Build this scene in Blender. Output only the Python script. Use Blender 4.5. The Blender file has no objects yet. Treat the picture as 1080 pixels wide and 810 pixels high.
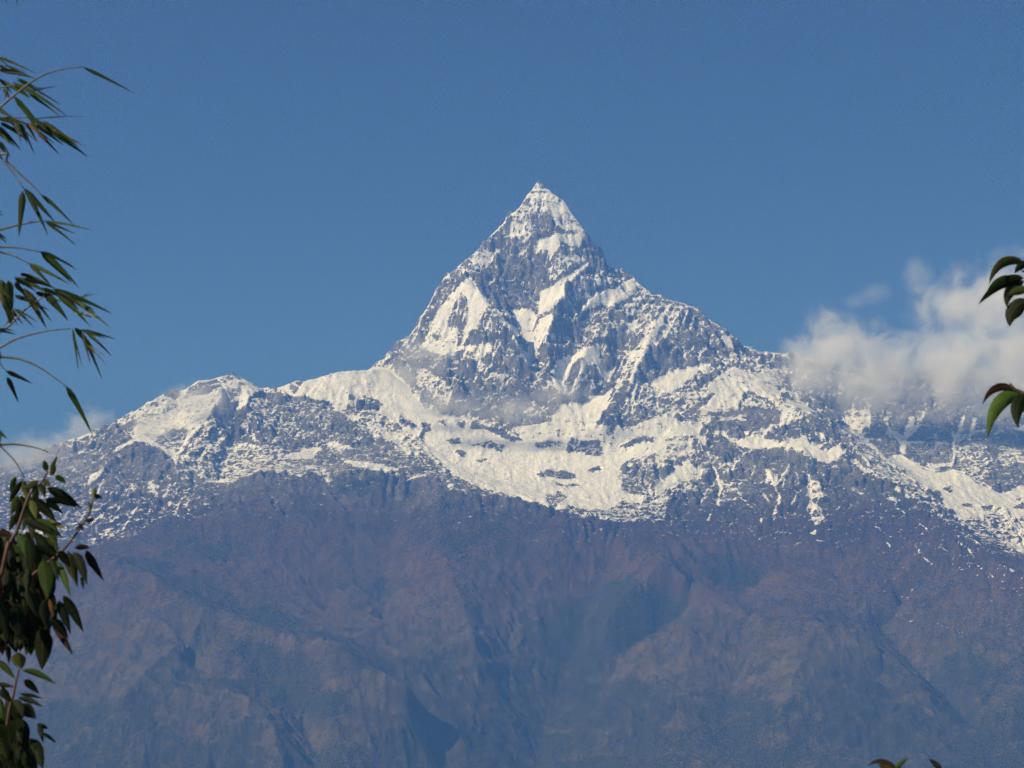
import bpy, math, random
import numpy as np
from mathutils import Vector

R = math.radians
random.seed(4)
rng = np.random.default_rng(11)
scene = bpy.context.scene
COL = scene.collection

# ------------------------------------------------------------------ camera
PW, PH = 1080.0, 810.0
HFOV, PITCH = R(24.0), R(11.3)
EYE = 1.6
FPX = PW / 2 / math.tan(HFOV / 2)
cam = bpy.data.cameras.new('camera')
cam.sensor_width = 36.0
cam.angle = HFOV
cam.clip_start, cam.clip_end = 0.1, 200000.0
camo = bpy.data.objects.new('camera', cam)
COL.objects.link(camo)
camo.location = (0, 0, EYE)
camo.rotation_euler = (math.pi / 2 + PITCH, 0, 0)
cam.dof.use_dof = True; cam.dof.focus_distance = 18000.0; cam.dof.aperture_fstop = 22.0
scene.camera = camo

# ------------------------------------------------------------------ daylight
SUN_EL, SUN_AZ = R(35), R(242)          # azimuth clockwise from +Y
w = bpy.data.worlds.new('World'); scene.world = w; w.use_nodes = True
nt = w.node_tree; bg = nt.nodes['Background']
sky = nt.nodes.new('ShaderNodeTexSky'); sky.sky_type = 'NISHITA'; sky.sun_disc = False
sky.sun_elevation = SUN_EL; sky.sun_rotation = SUN_AZ
sky.altitude = 3000; sky.air_density = 0.75; sky.dust_density = 0.0; sky.ozone_density = 10.0
nt.links.new(sky.outputs[0], bg.inputs['Color'])
bg.inputs['Strength'].default_value = 0.05
sl = bpy.data.lights.new('sun', 'SUN'); sl.energy = 4.5; sl.angle = R(0.5); sl.color = (1.0, 0.96, 0.91)
so = bpy.data.objects.new('sun', sl); COL.objects.link(so)
to_sun = Vector((math.sin(SUN_AZ) * math.cos(SUN_EL), math.cos(SUN_AZ) * math.cos(SUN_EL), math.sin(SUN_EL)))
so.rotation_euler = to_sun.to_track_quat('Z', 'Y').to_euler()
so.location = (0, 0, 50)
vs = scene.view_settings
vs.view_transform = 'Standard'; vs.look = 'None'; vs.gamma = 1.0; vs.exposure = 0.12; vs.use_curve_mapping = False
scene.cycles.volume_bounces = 4
scene.cycles.volume_step_rate = .5
scene.cycles.use_adaptive_sampling = False
scene.cycles.max_bounces = 8
scene.cycles.use_denoising = True
scene.cycles.denoising_prefilter = 'NONE'
scene.cycles.denoising_input_passes = 'RGB_ALBEDO'

# ------------------------------------------------------------------ helpers
def prop(o, label=None, cat=None, group=None, kind=None):
    if label: o['label'] = label
    if cat: o['category'] = cat
    if group: o['group'] = group
    if kind: o['kind'] = kind
    return o

def ray(x, y):
    """photo pixel -> direction (X, Y, Z) with Y = 1"""
    r = (np.asarray(x, float) - PW / 2) / FPX
    u = (PH / 2 - np.asarray(y, float)) / FPX
    f = math.cos(PITCH) - u * math.sin(PITCH)
    return r / f, (math.sin(PITCH) + u * math.cos(PITCH)) / f

def world_pt(x, y, Y):
    a, e = ray(x, y)
    return Vector((float(a) * Y, Y, float(e) * Y + EYE))

def survey(X, Y, Z):
    """azimuth / elevation of terrain points, in the units of the traced outlines"""
    e = (Z - EYE) / Y
    u = np.tan(np.arctan(e) - PITCH)
    f = math.cos(PITCH) - u * math.sin(PITCH)
    return PW / 2 + FPX * (X / Y) * f, PH / 2 - FPX * u

class N:
    """small node helper"""
    def __init__(s, name):
        s.m = bpy.data.materials.new(name); s.m.use_nodes = True
        s.t = s.m.node_tree; s.t.nodes.clear()
        s.out = s.t.nodes.new('ShaderNodeOutputMaterial')
    def n(s, typ, **kw):
        o = s.t.nodes.new(typ)
        for k, v in kw.items():
            if k.startswith('i_'): o.inputs[k[2:].replace('_', ' ')].default_value = v
            else: setattr(o, k, v)
        return o
    def l(s, a, b): s.t.links.new(a, b)
    def val(s, x, sock):
        if isinstance(x, (int, float)): sock.default_value = x
        else: s.l(x, sock)
    def math(s, op, a, b=0.0, c=0.0, clamp=False):
        o = s.n('ShaderNodeMath', operation=op, use_clamp=clamp)
        for i, x in enumerate((a, b, c)): s.val(x, o.inputs[i])
        return o.outputs[0]
    def step(s, x, lo, hi):
        o = s.n('ShaderNodeMapRange', interpolation_type='SMOOTHSTEP')
        s.val(x, o.inputs[0]); s.val(lo, o.inputs[1]); s.val(hi, o.inputs[2])
        return o.outputs[0]
    def mix(s, f, a, b):
        o = s.n('ShaderNodeMix', data_type='RGBA')
        s.val(f, o.inputs[0])
        for x, i in ((a, 6), (b, 7)):
            if isinstance(x, tuple): o.inputs[i].default_value = (*x, 1) if len(x) == 3 else x
            else: s.l(x, o.inputs[i])
        return o.outputs[2]
    def noise(s, vec, scale, detail=4, rough=0.55, dist=0.0, typ='FBM'):
        o = s.n('ShaderNodeTexNoise'); o.noise_type = typ
        o.inputs['Scale'].default_value = scale; o.inputs['Detail'].default_value = detail
        o.inputs['Roughness'].default_value = rough; o.inputs['Distortion'].default_value = dist
        s.l(vec, o.inputs['Vector'])
        return o.outputs[0]
    def attr(s, name):
        return s.n('ShaderNodeAttribute', attribute_name=name).outputs['Fac']

# ------------------------------------------------------------------ terrain: noise, erosion
def perlin(X, Y, wl, seed):
    g = np.random.default_rng(seed)
    n = 512
    th = g.random((n, n)).astype(np.float32) * 6.2832
    gx, gy = np.cos(th), np.sin(th)
    x, y = X / wl + 100.0, Y / wl + 100.0
    xi, yi = np.floor(x).astype(np.int32), np.floor(y).astype(np.int32)
    xf, yf = (x - xi).astype(np.float32), (y - yi).astype(np.float32)
    u = xf * xf * xf * (xf * (xf * 6 - 15) + 10); v = yf * yf * yf * (yf * (yf * 6 - 15) + 10)
    def d(a, b):
        ia, ib = (xi + a) % n, (yi + b) % n
        return gx[ia, ib] * (xf - a) + gy[ia, ib] * (yf - b)
    return ((d(0, 0) * (1 - u) + d(1, 0) * u) * (1 - v) + (d(0, 1) * (1 - u) + d(1, 1) * u) * v) * 1.45

def ridged(X, Y, wl, seed, octs=5, gain=0.5, lac=2.03):
    tot = 0; amp = 1.0; wgt = 1.0
    for k in range(octs):
        r = 1 - np.abs(perlin(X, Y, wl, seed + k)); r = r * r * wgt
        wgt = np.clip(r * 1.6, 0, 1); tot = tot + amp * (r - 0.5); amp *= gain; wl /= lac
    return tot

def fbm(X, Y, wl, seed, octs=5, gain=0.5):
    tot = 0; amp = 1.0
    for k in range(octs):
        tot = tot + amp * perlin(X, Y, wl, seed + k); amp *= gain; wl /= 2.07
    return tot

def resize(h, shape):
    ys = np.linspace(0, h.shape[0] - 1, shape[0]); xs = np.linspace(0, h.shape[1] - 1, shape[1])
    def cub(h, s):
        i = np.clip(np.floor(s).astype(int), 0, h.shape[0] - 1); t = (s - i)[:, None]
        g = lambda k: h[np.clip(i + k, 0, h.shape[0] - 1)]
        a, b, c, d = g(-1), g(0), g(1), g(2)
        return b + 0.5 * t * (c - a + t * (2 * a - 5 * b + 4 * c - d + t * (3 * (b - c) + d - a)))
    return cub(cub(h, ys).T, xs).T

def blur(h, k):
    for _ in range(k):
        p = np.pad(h, 1, mode='edge')
        h = (p[:-2, 1:-1] + p[2:, 1:-1] + p[1:-1, :-2] + p[1:-1, 2:] + 4 * p[1:-1, 1:-1]) / 8
    return h

def erode(h, cell, batches, n, steps, rate=0.25, cap=6.0, inertia=0.08, seed=1):
    g = np.random.default_rng(seed)
    h = (h / cell).astype(np.float64); ny, nx = h.shape
    flow = np.zeros(ny * nx)
    flat = h.ravel()
    for b in range(batches):
        px = g.random(n) * (nx - 3) + 1; py = g.random(n) * (ny - 3) + 1
        vx = np.zeros(n); vy = np.zeros(n); sp = np.ones(n); wat = np.ones(n); sed = np.zeros(n)
        for s in range(steps):
            ix = px.astype(np.int64); iy = py.astype(np.int64); fx = px - ix; fy = py - iy
            k = iy * nx + ix
            a, bb, c, d = flat[k], flat[k + 1], flat[k + nx], flat[k + nx + 1]
            gx = (bb - a) * (1 - fy) + (d - c) * fy; gy = (c - a) * (1 - fx) + (d - bb) * fx
            ho = a * (1 - fx) * (1 - fy) + bb * fx * (1 - fy) + c * (1 - fx) * fy + d * fx * fy
            vx = vx * inertia - gx * (1 - inertia); vy = vy * inertia - gy * (1 - inertia)
            ln = np.sqrt(vx * vx + vy * vy) + 1e-9; vx /= ln; vy /= ln
            qx = np.clip(px + vx, 1, nx - 2.01); qy = np.clip(py + vy, 1, ny - 2.01)
            jx = qx.astype(np.int64); jy = qy.astype(np.int64); ex = qx - jx; ey = qy - jy
            m = jy * nx + jx
            hn = flat[m] * (1 - ex) * (1 - ey) + flat[m + 1] * ex * (1 - ey) + flat[m + nx] * (1 - ex) * ey + flat[m + nx + 1] * ex * ey
            dh = hn - ho
            C = np.maximum(-dh, 0.02) * sp * wat * cap
            up = dh > 0
            dep = np.where(up, np.minimum(dh, sed), np.where(sed > C, (sed - C) * 0.2, 0))
            ero = np.where(~up & (sed <= C), np.minimum((C - sed) * rate, -dh * 0.5), 0)
            dl = dep - ero; sed -= dl
            for off, wt in ((0, (1 - fx) * (1 - fy)), (1, fx * (1 - fy)), (nx, (1 - fx) * fy), (nx + 1, fx * fy)):
                np.add.at(flat, k + off, dl * wt)
            np.add.at(flow, k, 1.0)
            sp = np.sqrt(np.clip(sp * sp - dh * 0.6, 0.02, 9)); wat *= 0.985
            px, py = qx, qy
            out = (px < 3) | (py < 3) | (px > nx - 5) | (py > ny - 5)
            if out.any():
                px[out] = nx / 2; py[out] = 4; vx[out] = 0; vy[out] = 0; sp[out] = 0; wat[out] = 0; sed[out] = 0
    return (flat.reshape(ny, nx) * cell), flow.reshape(ny, nx)

# ------------------------------------------------------------------ terrain: ridges and valleys
DY = [(-100, 20.9), (193, 20.0), (260, 19.62), (330, 19.25), (400, 18.85), (430, 18.6), (480, 18.1), (540, 17.5),
      (600, 16.9), (660, 16.3), (720, 15.7), (780, 15.05), (830, 14.5), (860, 14.1)]
def depth(y): return np.interp(y, [a for a, b in DY], [b for a, b in DY])

# (x, y, offset in km from the mean slope: minus = nearer)
LINES = [
 # skyline of the pyramid, west and east
 [(412,388,.35),(420,373,.35),(430,357,.3),(443,340,.28),(455,317,.25),(462,300,.2),(473,290,.18),(487,277,.12),(507,260,.1),(523,242,.08),(537,227,.03),(547,220,.03),(558,202,0),(564,195,0),(568,188,0)],
 [(568,188,0),(573,195,0),(582,202,0),(597,213,.0),(607,230,.02),(617,243,.04),(628,259,.15),(638,277,.3),(647,284,.3),(667,290,.32),(675,300,.3),(690,312,.25),(698,312,.22),(710,318,.25),(720,320,.25),(733,324,.25),(747,337,.25),(760,345,.2),(767,347,.2),(782,365,.3),(790,370,.35),(810,371,.4),(830,373,.5),(860,380,.7),(900,388,.9),(960,392,1.1),(1020,390,1.2),(1080,394,1.2),(1160,400,1.3),(1260,420,1.3)],
 # west skyline
 [(412,388,.35),(390,390,.25),(353,392,.15),(350,395,.15),(320,402,.1),(308,403,.1),(290,410,.15),(280,413,.15),(270,407,.1),(260,400,.05),(242,394,0),(227,399,0),(207,402,0),(193,413,.05),(182,409,0),(170,417,0),(150,428,0),(132,443,0),(110,450,.05),(93,458,.1),(80,463,.15),(60,470,.2),(20,485,.3),(-40,500,.3),(-150,510,.3),(-300,500,.3)],
 # pyramid: gullies and ribs
 [(536,229,.03),(534,263,.14),(537,297,.16),(536,327,.12),(547,342,.05),(557,367,.05),(567,393,.05),(582,412,.0)],
 [(484,282,.1),(493,291,-.02),(505,307,-.05),(518,323,-.1),(533,342,-.14),(547,367,-.14),(561,395,-.13),(570,410,-.1)],
 [(575,200,-.02),(578,223,-.06),(590,257,-.06),(583,280,-.03),(572,305,.03),(565,325,.05),(560,345,.06)],
 [(647,286,.22),(622,290,.0),(597,301,-.08),(587,327,-.12),(577,353,-.15),(577,380,-.16),(590,410,-.14)],
 [(667,292,.26),(645,325,.02),(628,352,-.06),(612,378,-.1),(603,400,-.1),(606,417,-.08)],
 [(655,300,.12),(632,335,.06),(615,360,.04),(597,390,.05),(592,415,.02)],
 [(698,313,.2),(690,345,-.03),(676,375,-.12),(660,410,-.16),(646,440,-.16),(636,452,-.15)],
 [(683,318,.16),(668,350,.05),(650,385,.04),(632,418,.03),(615,430,0)],
 [(733,326,.2),(725,350,.05),(718,375,.0),(700,395,-.02)],
 [(463,310,.14),(468,340,.08),(476,370,.02),(490,400,-.04)],
 # ledges of the east shoulder
 [(752,382,.0),(725,390,-.02),(700,400,-.04),(682,410,-.03)],
 [(752,405,-.06),(735,420,-.1),(715,435,-.14),(692,443,-.12)],
 # east spur
 [(782,367,.28),(790,390,.12),(803,408,.02),(820,422,-.08),(845,431,-.2),(862,441,-.25),(885,462,-.28),(905,480,-.32),(930,500,-.38),(955,520,-.42),(990,545,-.42),(1030,575,-.4),(1080,612,-.4),(1140,650,-.35)],
 [(760,395,.02),(775,415,-.08),(790,440,-.12),(800,462,-.12),(790,490,-.14),(800,520,-.1)],
 [(845,432,-.2),(838,455,-.3),(850,480,-.38),(862,510,-.4),(870,545,-.36),(880,575,-.3)],
 [(905,482,-.32),(900,505,-.38),(910,535,-.42),(925,560,-.4)],
 [(816,430,-.1),(813,455,-.14),(808,482,-.13),(806,505,-.1)],
 [(735,450,-.1),(740,475,-.16),(752,500,-.1),(758,530,-.02)],
 [(700,458,-.1),(688,490,-.16),(672,515,-.2),(662,540,-.16)],
 # bowl and wall behind the spur
 [(885,440,.9),(900,462,.7),(930,478,.45),(955,492,.25),(985,515,.05),(1010,540,-.1),(1040,575,-.25),(1080,600,-.3)],
 [(950,420,1.05),(953,450,.8),(950,475,.5)],
 [(920,415,1.0),(925,445,.72),(938,470,.5)],
 [(1000,410,1.1),(1002,450,.78),(1006,480,.45),(1012,500,.22)],
 [(1050,420,1.1),(1045,450,.76),(1040,490,.4),(1045,520,.15)],
 [(1080,440,.9),(1085,480,.6),(1080,520,.25),(1085,560,-.05)],
 [(1160,470,.9),(1180,540,.3),(1190,600,-.1)],
 # snow crest and apron
 [(413,390,.3),(430,405,.14),(445,425,.05),(460,440,.02),(500,452,.0),(550,462,.0),(600,470,.0),(660,478,-.02)],
 [(353,394,.12),(368,413,-.02),(383,440,-.12),(388,457,-.2),(410,467,-.28),(432,483,-.34),(450,497,-.38),(473,507,-.4),(490,520,-.4),(517,522,-.42),(545,527,-.42),(567,532,-.42),(600,545,-.42),(643,552,-.4),(673,554,-.34)],
 [(420,430,.0),(440,460,-.08),(470,485,-.12),(510,503,-.15),(560,518,-.18),(610,528,-.2),(660,535,-.18)],
 [(380,395,.16),(395,425,-.02),(412,450,-.1),(432,468,-.14)],
 # west massif
 [(242,395,0),(232,418,-.1),(222,440,-.2),(210,462,-.26),(200,480,-.3),(188,495,-.32),(195,520,-.3)],
 [(193,414,.04),(185,440,.06),(165,455,.06),(188,478,-.1),(180,490,-.14)],
 [(207,403,0),(200,425,.02),(190,447,.03)],
 [(183,487,-.26),(170,475,-.27),(157,469,-.28),(140,475,-.27),(122,483,-.26),(105,497,-.22),(85,520,-.2)],
 [(132,444,0),(120,465,-.04),(110,485,-.1),(98,500,-.12)],
 [(260,401,.04),(262,430,-.12),(275,455,-.2),(285,480,-.24),(280,495,-.3)],
 [(280,414,.12),(292,440,.0),(310,465,-.1),(330,480,-.16),(350,492,-.2)],
 [(320,403,.08),(330,425,-.06),(350,447,-.14),(372,470,-.24),(400,490,-.3),(430,502,-.34)],
 [(250,420,.02),(246,450,-.04),(242,480,-.1),(230,510,-.14)],
 # brown shoulders under the snow
 [(85,575,-.2),(125,560,-.25),(170,552,-.3),(215,545,-.36),(238,520,-.4),(253,507,-.42),(277,496,-.44),(300,503,-.4),(343,509,-.38),(373,496,-.42),(400,497,-.42),(423,507,-.4),(457,504,-.42),(473,509,-.42)],
 [(277,497,-.44),(285,530,-.42),(270,570,-.4),(255,600,-.3)],
 [(457,505,-.42),(462,550,-.42),(475,600,-.42),(490,640,-.42),(500,680,-.35),(505,720,-.2)],
 [(373,497,-.42),(365,540,-.3),(340,580,-.25),(330,620,-.2),(345,650,-.15)],
 [(420,510,-.3),(415,560,-.18),(405,610,-.12),(405,660,-.05)],
 [(560,535,-.38),(555,580,-.25),(545,630,-.15),(540,690,0),(535,740,.1)],
 [(650,555,-.36),(665,575,-.36),(707,590,-.42),(722,603,-.44),(745,615,-.44),(770,629,-.42),(795,640,-.35)],
 [(707,591,-.42),(685,605,-.4),(660,625,-.3),(640,650,-.15)],
 [(780,560,-.2),(820,580,-.2),(870,600,-.2),(940,625,-.2),(1010,645,-.2),(1080,662,-.2),(1160,680,-.2)],
 [(870,548,-.34),(890,585,-.25),(930,610,-.2)],
 # valleys
 [(640,600,-.1),(620,650,.1),(600,700,.25),(580,750,.35),(565,800,.4),(555,850,.4)],
 [(800,615,.0),(770,640,.02),(740,650,.02),(700,665,.12),(660,700,.22),(620,740,.3)],
 [(960,640,.0),(930,665,.05),(960,700,.1),(1000,740,.12),(1040,780,.15)],
 # west foothill: the valley behind it and its crest
 [(100,572,-.15),(127,583,-.35),(173,594,-.45),(223,604,-.5),(260,623,-.5),(300,647,-.48),(340,660,-.5),(383,673,-.5),(433,700,-.42),(465,735,-.25),(490,780,-.1)],
 [(95,580,-.5),(120,590,-.55),(155,603,-.6),(190,620,-.6),(225,632,-.6),(265,652,-.6),(310,667,-.62),(350,672,-.65),(395,698,-.6),(440,735,-.3),(460,775,-.1),(475,820,.05)],
 [(-60,560,-.9),(60,570,-1.0),(107,581,-1.1),(137,593,-1.1),(167,613,-1.1),(193,628,-1.1),(223,637,-1.12),(243,648,-1.1),(260,657,-1.1),(287,663,-1.15),(317,673,-1.15),(350,675,-1.2),(367,683,-1.15),(390,700,-1.0),(420,717,-.9),(432,723,-.85),(438,757,-.45),(445,800,-.2)],
 [(223,638,-1.12),(205,665,-1.1),(180,685,-1.05),(150,710,-1.0),(130,735,-.9)],
 [(193,700,-.75),(230,720,-.85),(262,735,-.85),(285,760,-.7),(300,800,-.5)],
 [(350,677,-1.2),(345,710,-.95),(350,750,-.7),(365,800,-.4)],
 [(260,690,-.85),(290,720,-.7),(320,760,-.45),(335,810,-.25)],
 # east foothills
 [(653,690,-.1),(687,667,-.25),(720,650,-.35),(735,634,-.42),(760,633,-.46),(787,645,-.5),(830,657,-.55),(860,655,-.6),(900,663,-.55),(927,680,-.45),(953,703,-.3),(985,735,-.15)],
 [(735,636,-.42),(725,670,-.35),(715,710,-.2),(705,760,.0),(700,810,.1)],
 [(860,657,-.6),(850,690,-.55),(835,715,-.5),(825,740,-.35),(830,790,-.15)],
 [(790,650,-.45),(780,690,-.22),(770,730,-.05),(765,790,.1)],
 [(940,650,-.12),(990,660,-.2),(1040,680,-.25),(1090,700,-.2),(1150,720,-.2)],
 [(1000,680,-.05),(1020,720,-.12),(1050,760,-.15),(1080,800,-.12)],
 [(930,690,-.3),(935,740,-.2),(920,790,-.1)],
]
# ground line in front of the mountain, and the country behind it (plan: X km, Y km, Z km)
PLAN = [[(-8.5,13.3,-.003),(8.5,13.3,-.003)], [(-8.5,11.5,-.003),(8.5,11.5,-.003)], [(-8.5,22.8,2.2),(8.5,22.8,2.2)],
        [(-8.5,14.2,.5),(-8.5,18,2.8),(-8.5,19.5,3.2)], [(8.5,14.2,.5),(8.5,18,2.8),(8.5,20,3.6)],
        [(-3.6,14.0,.02),(0,14.05,.02),(3.6,14.0,.02)]]

X0, X1, Y0, Y1 = -5775.0, 5775.0, 13200.0, 21300.0
CELL = 7.5
def base_height():
    pts = []
    for li, ln in enumerate(LINES):
        ln = np.array(ln, float)
        if 4 <= li <= 15 and li != 6: ln[:, 2] = ln[:, 2] * 1.2 + .01
        seg = np.hypot(np.diff(ln[:, 0]), np.diff(ln[:, 1])); s = np.r_[0, np.cumsum(seg)]
        t = np.linspace(0, s[-1], int(s[-1] * 2) + 2)
        x, y, o = (np.interp(t, s, ln[:, k]) for k in range(3))
        Yk = (depth(y) + o) * 1000; a, e = ray(x, y)
        pts.append(np.c_[a * Yk, Yk, e * Yk + EYE])
    for ln in PLAN:
        ln = np.array(ln, float) * 1000; t = np.linspace(0, len(ln) - 1, 2000)
        pts.append(np.c_[[np.interp(t, np.arange(len(ln)), ln[:, k]) for k in range(3)]].T)
    P = np.vstack(pts)
    bx0, bx1, by0, by1 = -8600.0, 8600.0, 11400.0, 23000.0
    h = None
    for c in (400, 200, 100, 50, 25):
        nx, ny = int((bx1 - bx0) / c) + 1, int((by1 - by0) / c) + 1
        h = np.full((ny, nx), 1500.0) if h is None else resize(h, (ny, nx))
        i = np.clip(((P[:, 1] - by0) / c + .5).astype(int), 0, ny - 1); j = np.clip(((P[:, 0] - bx0) / c + .5).astype(int), 0, nx - 1)
        k = i * nx + j
        s = np.bincount(k, P[:, 2], ny * nx); n = np.bincount(k, minlength=ny * nx)
        fix = n > 0; val = np.where(fix, s / np.maximum(n, 1), 0)
        fix = fix.reshape(ny, nx); val = val.reshape(ny, nx)
        for it in range(500 if c >= 100 else 120):
            p = np.pad(h, 1, mode='edge')
            h = (p[:-2, 1:-1] + p[2:, 1:-1] + p[1:-1, :-2] + p[1:-1, 2:]) * .25
            h[fix] = val[fix]
    # sample on the terrain grid
    c = 25.0
    nx, ny = int((X1 - X0) / CELL) + 1, int((Y1 - Y0) / CELL) + 1
    i0, i1 = int((Y0 - by0) / c), int((Y1 - by0) / c); j0, j1 = int((X0 - bx0) / c), int((X1 - bx0) / c)
    return resize(blur(h[i0:i1 + 1, j0:j1 + 1], 1), (ny, nx))

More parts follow.
